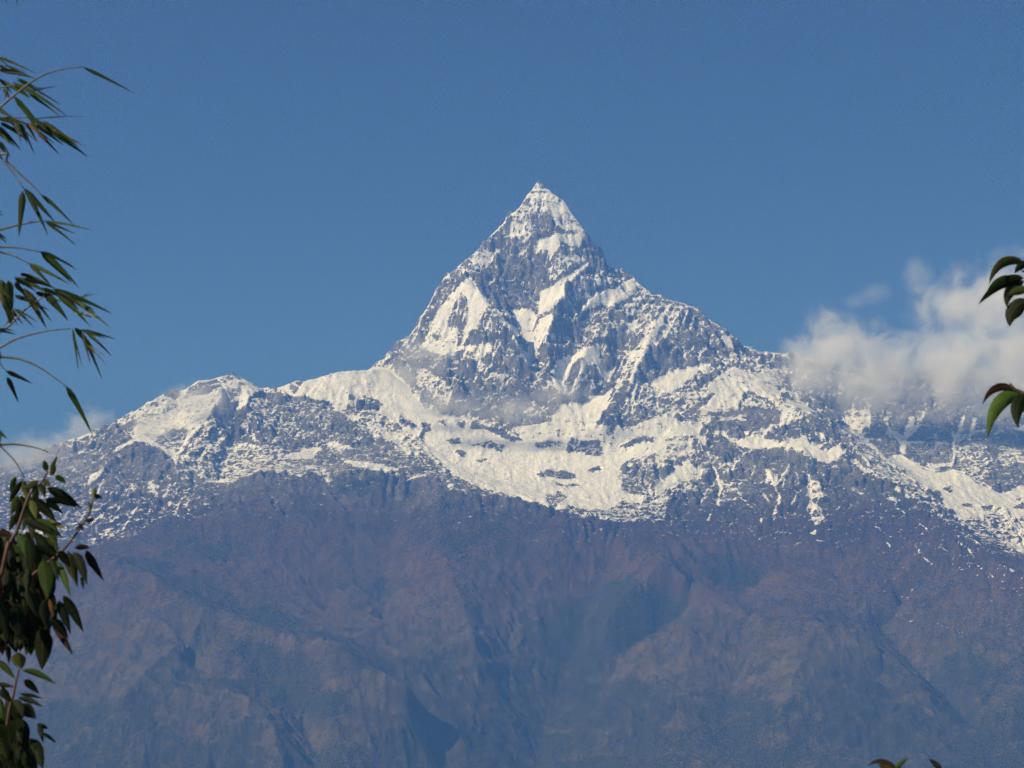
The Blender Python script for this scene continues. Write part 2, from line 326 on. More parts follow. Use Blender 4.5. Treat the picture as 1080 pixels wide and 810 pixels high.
# ------------------------------------------------------------------ terrain: traced snow, rock, forest and grass (survey units)
# (left, top, scale, [(value, outline), ...]); 1 = snow, 0 = bare rock, also shade painted on one summit facet
SNOW = [
 (918,480,5,[(.04,[(0,200),(250,330),(440,380),(470,420),(560,470),(700,560),(810,600),(1200,700),(1200,1200),(0,810)])]),
 (800,420,5,[(.06,[(0,300),(200,330),(260,350),(300,340),(480,330),(560,390),(640,430),(700,430),(810,560),(810,810),(0,810)]),
  (.85,[(0,100),(80,60),(150,0),(230,20),(290,60),(250,110),(180,130),(110,150),(40,200),(0,180)]),
  (.3,[(0,60),(120,50),(110,110),(30,170),(0,150)]),
  (.15,[(130,150),(270,80),(310,70),(400,130),(480,220),(500,290),(430,260),(370,270),(260,220),(250,180),(150,210),(130,240),(90,200)]),
  (.7,[(300,180),(350,190),(370,240),(300,210)]),
  (1,[(0,210),(130,240),(250,200),(280,240),(360,280),(420,255),(480,300),(440,320),(370,350),(290,330),(200,290),(100,280),(0,270)]),
  (.5,[(270,40),(400,120),(520,200),(690,350),(700,390),(600,290),(480,200),(380,130),(310,70)]),
  (.5,[(500,220),(600,290),(700,390),(720,410),(640,420),(570,380),(500,270)]),
  (.95,[(540,290),(640,330),(590,340),(680,390),(690,420),(640,420),(580,380)]),
  (.75,[(250,350),(280,430),(330,440),(340,490),(370,510),(310,560),(330,600),(340,630),(300,690),(290,650),(260,580),(260,480)]),
  (.8,[(288,690),(302,690),(297,725),(283,720)]),(.95,[(720,440),(775,495),(730,500)]),(.95,[(690,510),(740,540),(715,570),(690,540)]),
  (.7,[(500,475),(560,500),(540,508)]),(.7,[(320,360),(400,350),(470,380),(400,372)])]),
 (918,420,5,[(.12,[(0,40),(0,-200),(810,-200),(1100,100),(1100,500),(810,500),(660,480),(560,430),(480,380),(380,390),(250,350),(150,290),(90,320),(0,230)]),
  (.8,[(80,100),(105,100),(102,160),(160,190),(182,270),(180,290),(160,290),(150,230),(90,180)]),
  (.9,[(205,100),(240,90),(204,200),(186,240),(186,290),(162,290),(176,210)]),(.9,[(278,70),(298,75),(232,180),(192,218),(200,185)]),
  (.9,[(478,90),(502,90),(474,200),(452,240),(448,345),(430,345),(438,220),(420,160),(440,185),(455,185)]),(.8,[(540,100),(562,110),(522,222),(506,212)]),
  (.85,[(180,228),(300,226),(300,240),(190,243)]),(.8,[(340,232),(400,229),(400,241),(340,245)]),(.75,[(460,200),(540,170),(600,160),(600,180),(520,190),(470,240)]),
  (.8,[(640,177),(700,167),(700,184),(640,192)]),(.75,[(0,207),(60,209),(60,222),(0,222)]),(.85,[(290,348),(440,343),(440,357),(310,378)]),(.7,[(340,190),(365,180),(342,235)]),
  (.8,[(75,168),(150,198),(180,200),(170,214),(80,187)]),
  (.55,[(690,260),(740,250),(810,280),(900,300),(900,340),(690,350),(670,320)]),(.42,[(450,250),(600,240),(650,330),(600,420),(540,440),(480,370)]),
  (.95,[(740,140),(770,160),(810,140),(900,150),(900,180),(760,177)]),
  (1,[(150,290),(200,320),(300,380),(340,390),(440,370),(500,400),(560,440),(640,480),(700,500),(790,460),(1000,480),(1000,640),(810,620),(740,640),(720,570),(680,580),(620,640),(560,620),(480,640),(440,600),(380,580),(400,540),(330,480),(230,430),(110,340)]),
  (.1,[(310,500),(350,485),(400,540),(340,540)]),(.1,[(480,560),(530,550),(545,577),(490,577)]),(.1,[(580,570),(650,565),(640,592),(600,592)]),(.1,[(750,575),(810,545),(810,582),(760,590)]),
  (.2,[(760,530),(800,513),(790,542)]),(.3,[(420,465),(440,470),(430,500),(380,480)]),
  (.4,[(480,640),(560,620),(680,600),(730,650),(740,720),(640,740),(560,720),(520,700),(470,660)]),
  (.52,[(0,280),(100,350),(200,420),(300,480),(300,530),(230,510),(150,440),(110,410),(30,410),(0,380)])]),
 (690,410,5,[(.07,[(0,620),(140,560),(200,520),(340,600),(480,580),(620,520),(810,560),(810,810),(0,810)]),
  (.75,[(0,190),(130,170),(240,150),(260,200),(190,250),(230,330),(130,370),(0,420)]),
  (.06,[(290,180),(400,170),(470,90),(530,100),(620,110),(680,110),(620,170),(560,180),(470,230),(430,240),(360,210),(290,220),(260,210)]),
  (.9,[(440,140),(490,128),(480,147),(450,152)]),
  (.15,[(600,250),(690,200),(800,160),(810,220),(720,260),(690,280),(610,260)]),
  (.1,[(300,240),(480,260),(480,330),(360,470),(340,560),(480,580),(620,520),(560,420),(480,330)]),
  (1,[(290,230),(350,220),(440,270),(540,230),(600,260),(700,290),(810,290),(810,350),(700,340),(640,320),(500,320),(450,310),(380,260)]),
  (.08,[(290,290),(380,275),(440,290),(430,330),(370,360),(300,340),(260,310)]),
  (.15,[(220,235),(240,320),(290,400),(330,460),(340,520),(300,600),(230,560),(200,500),(280,470),(290,430),(210,390),(190,360),(240,340)]),
  (.95,[(180,390),(260,420),(300,440),(200,480),(60,540),(0,580),(0,500),(60,460),(110,410)]),
  (.07,[(470,330),(630,325),(740,340),(780,370),(720,410),(690,400),(640,420),(580,410),(560,450),(530,400),(480,430),(400,470),(360,450),(440,380)]),
  (1,[(568,420),(640,428),(655,470),(640,525),(590,475)]),(1,[(636,520),(706,412),(745,395),(704,452),(664,495)]),(.3,[(612,432),(650,442),(640,490)]),
  (.85,[(636,520),(655,580),(632,640),(627,690),(642,690),(648,640),(672,580),(648,520)]),
  (.5,[(350,490),(480,500),(430,540),(350,560)]),(.4,[(360,400),(480,330),(420,420),(350,470)]),
  (1,[(233,250),(252,300),(292,370),(334,430),(356,490),(350,560),(338,622),(322,612),(336,540),(331,480),(296,400),(241,310)])]),
 (540,410,5,[(1,[(0,200),(200,170),(330,90),(520,10),(540,0),(450,180),(500,190),(700,170),(810,150),(810,330),(600,380),(560,440),(580,540),(640,560),(700,590),(640,650),(480,640),(300,620),(210,640),(130,600),(0,560)]),
  (.25,[(290,280),(470,270),(480,340),(420,350),(290,330)]),(.3,[(100,280),(270,280),(260,300),(160,320)]),(.1,[(120,445),(190,430),(290,440),(340,460),(320,477),(150,462)]),
  (.1,[(400,430),(465,408),(470,432),(410,442)]),(.25,[(200,490),(280,508),(370,502),(330,527),(270,522)]),(.15,[(560,300),(640,260),(770,248),(740,277),(640,292),(600,312)]),
  (.3,[(180,560),(260,540),(290,570),(220,630),(190,600)]),(.15,[(340,160),(420,150),(390,187),(350,182)]),(.15,[(460,160),(520,110),(600,130),(580,150),(480,190)]),
  (.1,[(490,240),(550,178),(552,202),(500,247)]),(.12,[(570,190),(700,140),(740,130),(690,182),(590,212)]),(.3,[(0,250),(70,282),(0,272)]),(.3,[(228,218),(262,218),(242,252)]),
  (.2,[(580,440),(700,400),(740,390),(740,420),(810,410),(810,500),(710,490),(700,560),(600,550),(580,490)]),
  (.4,[(210,640),(300,620),(480,650),(560,600),(660,600),(810,600),(810,690),(640,700),(420,690),(270,640)]),
  (.03,[(0,565),(130,605),(270,645),(420,695),(640,705),(810,690),(810,810),(0,810)])]),
 (660,300,5,[(.35,[(0,0),(100,0),(340,120),(240,450),(0,700)]),
  (.12,[(340,120),(430,190),(490,230),(500,290),(460,390),(360,420),(240,450),(170,500),(100,550),(60,620),(30,560),(90,420),(150,320),(270,270),(300,180)]),
  (.6,[(240,95),(310,110),(290,200),(210,300),(150,320),(60,450),(40,420),(140,200)]),
  (.9,[(500,240),(560,290),(570,330),(620,350),(540,350),(510,300)]),(1,[(640,348),(1000,358),(1000,420),(760,377),(650,364)]),
  (.4,[(480,370),(620,350),(700,440),(650,450),(540,420),(450,480)]),
  (.92,[(460,500),(560,430),(690,460),(810,440),(810,640),(640,560),(600,650),(470,680),(350,700),(280,740),(400,610),(430,540)]),
  (1,[(450,405),(450,470),(380,470),(250,570),(150,590),(90,570),(100,530),(170,490),(260,450),(380,420)]),
  (.45,[(390,450),(440,480),(340,560),(250,650),(150,690),(150,600),(270,570)]),
  (.1,[(465,580),(430,630),(330,700),(280,740),(320,670),(400,610)]),
  (1,[(0,760),(170,690),(280,700),(280,740),(400,720),(420,740),(380,800),(0,810)]),(.2,[(150,610),(80,640),(60,680),(0,690),(0,750),(130,700)]),
  (.1,[(600,650),(640,640),(680,670),(760,650),(810,660),(810,740),(740,740),(700,770),(620,780),(570,790),(430,770),(430,740),(480,690)]),(.85,[(500,698),(630,688),(640,712),(490,722)])]),
 (400,310,5,[(.2,[(290,0),(360,0),(250,130),(130,330),(60,390)]),(.9,[(380,0),(540,0),(600,60),(560,130),(480,200),(430,300),(330,330),(210,290),(260,200),(300,110)]),
  (.15,[(400,30),(470,60),(460,130),(430,260),(410,260),(410,150),(340,160),(370,90)]),(.3,[(280,220),(320,200),(330,240),(290,250)]),
  (.25,[(560,60),(610,80),(680,170),(660,230),(560,200),(520,170)]),(.08,[(480,210),(620,210),(650,240),(560,270),(460,250)]),
  (.08,[(640,130),(700,180),(780,270),(760,290),(700,260),(650,190)]),
  (.75,[(440,270),(600,260),(650,240),(540,350),(530,410),(440,330)]),(.2,[(440,330),(490,350),(540,440),(520,420),(450,360)]),
  (.1,[(640,260),(700,290),(750,370),(810,470),(810,560),(740,600),(640,580),(560,600),(540,440),(560,340)]),(.8,[(550,480),(600,410),(680,430),(660,460),(600,460)]),(.8,[(580,540),(610,550),(600,575)]),
  (.65,[(130,350),(300,420),(390,500),(360,600),(200,480)]),(.15,[(160,360),(220,380),(210,410),(170,390)]),(.15,[(210,520),(260,530),(260,570),(230,570)]),(.12,[(290,450),(310,490),(290,490)]),
  (1,[(610,80),(670,150),(740,180),(730,250),(800,400),(805,440),(780,380),(740,310),(720,260),(690,170)])]),
 (400,400,5,[(1,[(0,0),(150,30),(250,150),(500,220),(700,270),(810,330),(810,650),(640,600),(520,570),(390,500),(280,400),(220,320),(110,260),(0,180)]),
  (.1,[(105,210),(160,225),(190,250),(170,262),(110,232)]),(.1,[(220,230),(270,230),(275,270),(240,270),(240,312),(203,312),(230,260)]),(.1,[(310,225),(345,213),(347,247)]),(.1,[(400,215),(460,225),(445,262)]),
  (.08,[(480,225),(560,250),(640,260),(760,320),(700,322),(560,272),(480,257)]),(.15,[(350,320),(420,308),(437,342),(390,347)]),(.25,[(470,340),(600,328),(670,350),(640,382),(560,362)]),
  (.2,[(390,383),(450,383),(440,407)]),(.25,[(500,430),(570,418),(560,447)]),
  (.25,[(0,180),(100,240),(60,260),(0,250)]),(.2,[(0,280),(70,350),(150,400),(140,430),(0,440)]),
  (.18,[(150,400),(260,400),(330,470),(450,560),(560,590),(640,620),(520,620),(420,600),(300,520),(150,530),(0,490),(0,440)]),
  (.95,[(0,450),(80,460),(110,485),(20,490)]),(.7,[(130,520),(240,495),(250,510),(160,530)]),(.75,[(340,550),(400,560),(370,590)]),
  (.02,[(0,500),(150,540),(280,510),(330,570),(420,620),(540,635),(640,610),(810,660),(810,810),(0,810)])]),
 (270,385,5,[(.2,[(0,150),(150,180),(380,200),(480,270),(600,370),(700,420),(810,480),(810,620),(700,560),(520,540),(400,560),(330,530),(200,520),(0,540)]),
  (.97,[(40,140),(190,85),(230,100),(310,60),(380,70),(420,20),(590,10),(720,20),(810,100),(810,330),(760,290),(640,190),(560,150),(500,240),(420,245),(380,190),(300,180),(220,170),(150,160)]),
  (.2,[(178,98),(227,118),(212,142),(183,127)]),(.2,[(260,155),(302,190),(260,222),(248,190)]),(.2,[(178,178),(222,195),(190,207)]),(.2,[(480,210),(540,228),(540,262),(490,262)]),(.2,[(488,138),(512,170),(490,192)]),
  (.1,[(758,278),(810,290),(810,322),(770,312)]),(.5,[(540,250),(640,240),(740,330),(560,320)]),
  (.08,[(400,270),(440,250),(520,310),(540,370),(510,400),(400,330)]),(.1,[(540,330),(620,380),(680,440),(640,490),(560,420)]),(.1,[(0,280),(60,210),(120,260),(100,370),(20,390)]),(.12,[(20,400),(180,400),(320,370),(250,430),(130,445)]),
  (1,[(0,430),(160,470),(320,430),(350,440),(300,490),(230,500),(130,490),(0,470)]),(.9,[(370,390),(420,400),(520,440),(450,450),(380,430)]),(.95,[(420,490),(530,510),(640,520),(760,550),(700,560),(530,540),(480,520)]),
  (1,[(330,580),(360,600),(420,600),(380,620)]),(.8,[(520,375),(580,385),(530,400)]),(.8,[(90,395),(140,400),(100,420)]),
  (.02,[(0,550),(130,560),(160,610),(250,600),(350,620),(400,620),(520,560),(600,545),(700,570),(810,620),(810,810),(0,810)])]),
 (60,430,5,[(.15,[(-1200,200),(60,180),(190,160),(240,80),(360,90),(400,170),(420,180),(520,210),(620,270),(700,330),(810,400),(700,560),(560,560),(440,660),(300,740),(180,740),(0,640),(-1200,640)]),
  (.9,[(160,360),(270,310),(230,370),(160,420)]),(.85,[(300,220),(400,160),(410,180),(310,240)]),(.9,[(90,240),(160,228),(130,257)]),(.9,[(280,280),(370,228),(367,242),(300,278)]),
  (.05,[(370,220),(420,185),(520,210),(615,275),(620,320),(480,380),(260,370),(280,290)]),
  (.8,[(410,400),(330,460),(330,475),(410,430),(425,390)]),(.7,[(480,395),(560,400),(510,440),(500,470)]),(.7,[(280,590),(340,580),(280,612)]),(.65,[(240,640),(280,640),(250,680)]),
  (.8,[(178,690),(207,690),(180,727)]),(.7,[(680,480),(720,490),(680,530)]),(.6,[(190,530),(260,520),(220,560)]),(.8,[(20,640),(70,610),(60,640)]),
  (.02,[(180,750),(440,660),(560,560),(700,540),(810,590),(810,810),(100,810)])]),
 (140,385,5,[(.14,[(0,610),(200,620),(500,620),(450,720),(380,810),(0,810)]),
  (.88,[(0,240),(160,160),(320,75),(500,35),(580,60),(690,140),(620,170),(600,240),(560,230),(480,160),(430,220),(400,280),(320,370),(260,470),(230,540),(200,500),(150,450),(100,420),(0,400)]),
  (.1,[(160,140),(210,115),(250,145),(220,180),(165,165)]),(.35,[(310,110),(440,80),(470,110),(400,140),(330,160),(270,180)]),(.3,[(460,70),(510,45),(540,70),(480,90)]),(.35,[(120,400),(220,330),(290,350),(240,460),(190,450)]),
  (.1,[(430,220),(500,200),(560,240),(600,280),(640,420),(560,410),(470,370),(440,300)]),(.5,[(420,290),(470,380),(500,440),(300,520),(260,480),(340,380)]),
  (.3,[(620,230),(700,160),(810,250),(810,350),(700,350),(640,280)]),(.6,[(560,300),(620,290),(610,370)]),
  (.5,[(520,420),(680,440),(810,450),(810,580),(720,550),(560,620),(380,560),(260,560),(300,520)]),
  (.05,[(0,410),(110,430),(210,500),(210,550),(150,600),(0,600)]),
  (.7,[(80,620),(150,640),(100,690)]),(.7,[(270,700),(310,720),(280,760)]),(.95,[(450,690),(500,658),(480,692)]),
  (.02,[(500,640),(570,600),(700,550),(740,555),(810,620),(810,810),(380,810),(430,720)])]),
 (420,185,5,[(.15,[(200,590),(290,510),(350,520),(300,580),(190,680),(130,790),(60,830),(180,640)]),
  (1,[(370,525),(300,600),(220,690),(160,800),(250,800),(290,700),(320,640),(370,690),(350,810),(410,810),(430,730),(500,690),(440,610),(400,545)]),
  (.15,[(320,645),(370,690),(350,800),(260,800),(290,690)]),
  (.55,[(560,200),(400,410),(320,470),(200,580),(300,520),(380,520),(430,420),(520,370),(560,330),(575,240)]),(.08,[(495,310),(430,390),(480,400),(560,330),(540,290)]),
  (.8,[(370,430),(400,520),(430,490),(470,500),(540,400),(550,375),(480,400)]),
  (.03,[(575,400),(700,350),(740,400),(810,420),(810,520),(750,640),(690,690),(580,710),(500,680),(450,640),(390,540),(430,490),(520,430)]),(.75,[(465,562),(500,538),(527,548),(480,584)]),(.6,[(515,600),(550,585),(540,605)]),
  (.58,[(740,30),(600,210),(580,320),(600,390),(700,340),(720,220),(740,120)]),(.1,[(555,400),(575,300),(590,420),(585,600),(560,600)]),
  (.12,[(740,150),(700,250),(690,300),(740,330),(810,310),(810,200)]),
  (1,[(505,690),(580,780),(640,810),(560,810),(520,740)]),(1,[(610,700),(700,700),(740,750),(710,810),(640,810)]),(.28,[(480,690),(560,800),(410,810),(430,740)])]),
 (520,185,5,[(.78,[(270,70),(380,110),(500,290),(400,310),(330,260),(290,180)]),(.55,[(245,20),(270,80),(290,180),(200,200),(110,200)]),(.08,[(210,230),(310,220),(320,290),(240,330),(200,290)]),
  (1,[(240,340),(320,310),(400,310),(490,300),(460,380),(410,380),(360,350),(340,390),(300,450),(290,400),(220,420)]),(.08,[(345,380),(330,450),(300,540),(250,640),(200,700),(230,560),(300,470)]),
  (.5,[(360,390),(460,390),(490,450),(300,560),(300,500)]),(0,[(490,310),(545,380),(600,475),(530,475),(490,430),(460,385)]),(.8,[(495,290),(530,330),(555,380),(530,370)]),  # shaded east facet below the summit: its shade is painted as bare rock
  (.2,[(540,490),(640,500),(740,530),(760,560),(650,570),(540,620),(420,690),(380,740),(400,580),(480,520)]),
  (1,[(500,455),(530,475),(480,510),(380,570),(380,640),(300,720),(230,740),(250,610),(330,560)]),
  (.9,[(440,598),(640,542),(640,554),(450,614)]),(.9,[(450,640),(500,616),(500,632)]),(.9,[(460,568),(600,526),(600,539),(465,582)]),
  (1,[(540,620),(640,600),(690,560),(750,540),(760,600),(650,690),(560,690),(500,710),(430,760),(470,690)]),
  (1,[(130,700),(190,700),(240,740),(210,810),(150,810)]),(1,[(330,720),(240,780),(230,810),(300,810)])]),
 (540,290,5,[(1,[(0,190),(60,175),(135,210),(110,310),(90,370),(60,340),(30,250)]),
  (1,[(230,200),(190,300),(150,370),(150,430),(100,460),(100,480),(160,590),(200,590),(170,620),(150,560),(90,480),(70,430),(20,370),(30,360),(80,410),(110,320),(140,230),(190,210)]),
  (.12,[(220,250),(320,330),(370,370),(340,410),(260,450),(210,460),(180,430),(190,380),(160,350)]),(.25,[(150,440),(210,490),(200,580),(150,540),(110,460)]),
  (.15,[(260,240),(380,220),(500,170),(520,260),(500,330),(420,360),(330,320)]),(.75,[(390,288),(480,277),(480,297),(400,307)]),(.75,[(430,310),(500,297),(500,320),(430,332)]),
  (1,[(370,380),(420,370),(480,355),(440,440),(390,510),(300,640),(290,630),(340,520),(370,440),(330,460),(280,560),(290,620),(270,640),(215,580),(205,500),(240,450),(330,420)]),(.05,[(377,428),(370,480),(312,600),(290,640),(300,560),(328,468)]),
  (.05,[(480,370),(560,380),(600,430),(560,480),(500,490),(465,430)]),(.05,[(440,470),(500,570),(560,540),(540,600),(500,630),(400,660),(360,640),(360,590)]),
  (1,[(440,450),(460,430),(480,500),(500,510),(555,478),(540,510),(505,568),(460,510)]),(1,[(588,302),(640,238),(672,232),(660,282),(610,307)]),(.5,[(510,250),(560,240),(560,330),(530,340)]),
  (.12,[(600,310),(680,310),(690,340),(640,400),(600,400)]),(.08,[(810,330),(760,360),(680,470),(660,560),(620,690),(480,780),(460,770),(530,640),(600,560),(640,600),(700,540),(810,530)]),
  (.88,[(800,180),(810,260),(740,350),(670,450),(650,560),(630,600),(640,480),(610,420),(660,410),(700,340),(760,250)]),
  (1,[(540,590),(460,750),(430,770),(300,800),(200,760),(260,680),(380,660),(480,630)]),(.45,[(810,620),(750,640),(660,720),(580,740),(600,660),(700,560)])]),
]
# (left, top, scale, width, [lines]) thin gully and ledge snow
STREAKS = [
 (918,480,5,6,[[(255,360),(315,405)],[(220,470),(265,520)],[(285,540),(325,573)],[(425,560),(490,610)],[(460,455),(530,510),(545,545)],[(505,565),(545,595)],[(605,620),(640,643)],
  [(600,485),(650,525)],[(660,570),(760,605)],[(470,385),(580,470)],[(140,280),(190,320)],[(700,445),(780,410),(830,410)],[(530,480),(570,500)],[(360,480),(410,500)],[(70,440),(110,490)],[(20,380),(60,400)],[(560,560),(590,600)],[(720,490),(790,540)]]),
 (420,185,5,11,[[(105,780),(180,640),(215,560),(330,465),(430,375),(500,300),(580,210)],[(600,210),(690,90),(740,30)],[(565,250),(560,330)],[(600,250),(590,320)],[(640,230),(620,330)],[(680,210),(650,290)],[(720,90),(700,160)],[(770,90),(775,170)],
  [(790,100),(800,160)],[(500,440),(440,500)],[(460,430),(430,480)],[(620,740),(640,800)],[(300,610),(230,700),(160,800)],[(390,690),(360,790)],[(450,620),(470,700)],[(690,380),(620,420)],[(720,400),(735,330)]]),
 (540,290,5,11,[[(640,40),(600,120),(560,190)],[(700,80),(660,140),(600,190)],[(760,110),(700,170)],[(780,200),(700,320),(620,440),(560,560)],[(810,230),(740,340),(650,500),(600,640),(590,720)],[(690,520),(640,640),(650,720)],[(610,480),(560,600),(480,720)],
  [(520,330),(430,470),(330,620)],[(330,330),(370,380)],[(260,330),(350,370)],[(170,420),(200,470),(160,500)],[(100,470),(160,590)],[(220,210),(160,330),(100,450)],[(480,360),(400,520),(310,640)],[(290,70),(480,20)],[(330,90),(520,40)],[(400,60),(540,10)],
  [(330,210),(440,150),(540,90)],[(370,250),(480,180)],[(340,300),(470,250),(520,250)],[(600,220),(680,180)],[(620,340),(680,300)],[(700,640),(740,580),(790,560)],[(420,600),(480,560)],[(540,540),(600,430)]]),
 (660,300,5,10,[[(60,10),(20,60)],[(110,40),(60,120)],[(190,60),(150,110),(80,140)],[(250,100),(200,170),(150,250),(100,330),(40,440)],[(300,130),(260,200),(200,290)],[(330,140),(300,230)],[(210,250),(160,320)],[(500,240),(480,300)],[(150,420),(110,480)],[(30,480),(10,620)],
  [(80,440),(40,580)],[(560,370),(520,440)],[(620,380),(600,440)],[(680,390),(660,450)],[(640,560),(700,620)],[(690,520),(750,640)],[(730,560),(780,640)],[(370,150),(350,230)],[(420,190),(380,280)],[(360,330),(300,390)],[(430,330),(380,380)]]),
 (400,310,5,10,[[(130,330),(60,390)],[(150,290),(200,210)],[(110,300),(180,190),(220,140)],[(430,330),(470,400),(520,450)],[(540,350),(545,440)],[(620,330),(560,420)],[(650,240),(600,330)],[(690,270),(660,320)],[(700,440),(640,500)],[(420,30),(410,100)],[(460,60),(440,140)],
  [(380,120),(350,200)],[(480,100),(470,190)],[(560,80),(520,150)],[(590,110),(560,180)],[(740,330),(700,380)],[(600,500),(560,560)],[(470,470),(430,530)],[(340,460),(380,520)]]),
 (690,410,5,9,[[(480,340),(400,440)],[(540,400),(520,460)],[(700,420),(680,520)],[(740,400),(760,500)],[(100,560),(40,600)],[(280,520),(250,600)],[(420,520),(480,590)],[(560,540),(600,600)],[(760,540),(720,620)],[(120,470),(60,520)],[(480,590),(520,640)],[(300,640),(290,700)],[(560,640),(570,720)]]),
 (60,430,5,9,[[(540,420),(480,540)],[(600,400),(560,480)],[(640,420),(590,520)],[(440,500),(390,560)],[(400,560),(350,640)],[(360,500),(300,560)],[(280,480),(230,540)],[(330,640),(270,690)],[(240,560),(190,610)],[(150,560),(110,620)],[(110,500),(60,560)],[(660,480),(620,560)],[(250,380),(200,470)],[(330,330),(300,370)]]),
]
# 1 = forest, 0 = dry grass
WOODS = [
 (100,540,3,[(1,[(60,125),(220,160),(380,200),(480,260),(600,320),(740,370),(860,430),(1000,500),(1040,640),(1000,560),(960,530),(870,480),(800,430),(740,400),(560,370),(480,350),(430,325),(370,290),(280,265),(200,220),(120,160)]),
  (.1,[(20,130),(110,160),(200,220),(280,265),(370,285),(480,350),(560,370),(650,395),(740,400),(870,480),(960,530),(995,550),(1000,620),(940,590),(860,560),(760,520),(640,470),(560,430),(500,520),(540,580),(460,500),(300,450),(200,480),(100,540),(-300,520),(-300,130)]),
  (1,[(220,480),(330,520),(460,530),(520,590),(380,560),(250,530)]),(.85,[(400,370),(560,420),(700,500),(860,620),(700,660),(560,600),(480,480)]),
  (.7,[(-300,600),(120,580),(300,730),(600,740),(1000,650),(1080,700),(1080,900),(-300,900)]),
  (.25,[(120,550),(230,530),(380,570),(540,610),(580,720),(440,730),(330,640),(310,720),(170,610)]),(.75,[(280,60),(420,70),(440,120),(360,190),(300,150),(200,130)])]),
 (420,540,3,[(.95,[(400,370),(520,300),(640,230),(740,200),(800,230),(850,270),(930,280),(900,330),(720,450),(620,520),(500,500),(420,430)]),
  (.72,[(0,460),(200,480),(440,460),(620,540),(800,480),(900,560),(860,700),(1080,640),(1080,900),(0,900)]),
  (.1,[(60,360),(160,230),(260,220),(400,310),(480,380),(390,370),(440,450),(300,450),(90,480)]),(0,[(780,180),(870,150),(960,220),(1050,270),(1080,300),(940,270),(860,290),(840,240)]),
  (.15,[(940,280),(1080,300),(1080,500),(1000,490),(900,460),(800,480),(720,450),(900,350)]),(.3,[(700,610),(750,600),(770,650),(710,640)]),(.4,[(700,320),(770,310),(720,360)]),(.6,[(20,50),(130,80),(240,90),(340,170),(240,180),(100,140)])]),
 (720,540,3,[(.72,[(0,560),(200,570),(330,610),(440,510),(560,430),(700,500),(860,440),(1080,470),(1500,500),(1500,900),(0,900)]),
  (.05,[(110,490),(140,430),(250,400),(380,330),(550,370),(560,420),(430,480),(440,510),(360,590),(320,595),(210,560),(200,510)]),
  (.15,[(450,320),(640,290),(780,370),(900,380),(980,410),(1060,420),(940,450),(850,430),(740,430),(640,380),(500,340)]),
  (1,[(430,340),(540,360),(640,420),(700,480),(660,470),(560,390),(430,350)]),(.4,[(590,500),(700,500),(830,580),(820,620),(700,620),(600,560)]),(.7,[(0,100),(150,140),(300,190),(170,260),(60,200)])]),
]
MS = 2                                     # samples per survey unit
MX0, MY0, MW, MH = -200, 100, 1500, 760
def paint(canvas, weight, pts, v):
    p = (np.array(pts, float) - (MX0, MY0)) * MS
    x0, y0 = np.maximum(np.floor(p.min(0)).astype(int), 0); x1, y1 = np.minimum(np.ceil(p.max(0)).astype(int) + 1, (MW * MS, MH * MS))
    if x1 <= x0 or y1 <= y0: return
    gx, gy = np.meshgrid(np.arange(x0, x1) + .5, np.arange(y0, y1) + .5)
    ins = np.zeros(gx.shape, bool)
    for (ax, ay), (bx, by) in zip(p, np.roll(p, -1, 0)):
        if ay == by: continue
        ins ^= ((ay > gy) != (by > gy)) & (gx < (bx - ax) * (gy - ay) / (by - ay) + ax)
    canvas[y0:y1, x0:x1][ins] = v; weight[y0:y1, x0:x1][ins] = 1
def canvas(groups, streaks=None):
    c = np.full((MH * MS, MW * MS), .1, np.float32); wt = np.zeros_like(c)
    for ox, oy, s, polys in groups:
        for v, pts in polys: paint(c, wt, [(ox + x / s, oy + y / s) for x, y in pts], v)
    for ox, oy, s, wd, ls in streaks or ():
        for ln in ls:
            for (ax, ay), (bx, by) in zip(ln, ln[1:]):
                d = np.array((bx - ax, by - ay), float); d /= np.hypot(*d); n = np.array((-d[1], d[0])) * wd / 2
                q = [np.array((ax, ay)) - n * .5, np.array((ax, ay)) + n * .5, np.array((bx, by)) + n, np.array((bx, by)) - n]
                paint(c, wt, [(ox + x / s, oy + y / s) for x, y in q], .95)
    return c, wt
def sample(c, sx, sy):
    i = np.clip(((sy - MY0) * MS).astype(int), 0, c.shape[0] - 1); j = np.clip(((sx - MX0) * MS).astype(int), 0, c.shape[1] - 1)
    return c[i, j]
SC, SWT = canvas(SNOW, STREAKS); WC, WWT = canvas(WOODS)
SWT = blur(SWT, 6); SC = .5 * SC + .5 * blur(SC, 5); WC = resize(blur(WC[::5, ::5], 14), WC.shape); WWT = blur(WWT, 14)
SNOWLINE = ([-200, 60, 120, 220, 280, 370, 470, 560, 650, 760, 870, 960, 1020, 1080, 1200], [540, 560, 555, 525, 495, 492, 505, 530, 545, 535, 545, 535, 555, 590, 600])

H0 = base_height()
ny, nx = H0.shape
GX, GY = np.meshgrid(np.linspace(X0, X1, nx), np.linspace(Y0, Y1, ny))
def slope_of(h):
    gy, gx = np.gradient(h, CELL)
    return gx, gy
gx, gy = slope_of(H0)
steep = np.clip(np.hypot(gx, gy), 0, 2)
alt = H0
sx0, sy0 = survey(GX, GY, H0)
softs = blur(sample(SC, sx0, sy0) * sample(SWT, sx0, sy0), 3)
above = np.clip((np.interp(sx0, *SNOWLINE) - sy0) / 100 + .6, 0, 1)       # 1 in the snow and rock zone, 0 on the brown hills
rocky = (.32 + .68 * above) * (1 - .8 * softs * above)
low = np.clip((alt - 30) / 500, 0, 1)
low = low * np.clip((np.hypot(sx0 - 568, (sy0 - 192)) - 3) / 25, 0, 1)
wx = fbm(GX, GY, 700, 40, 3) * 90; wy = fbm(GX, GY, 700, 50, 3) * 90
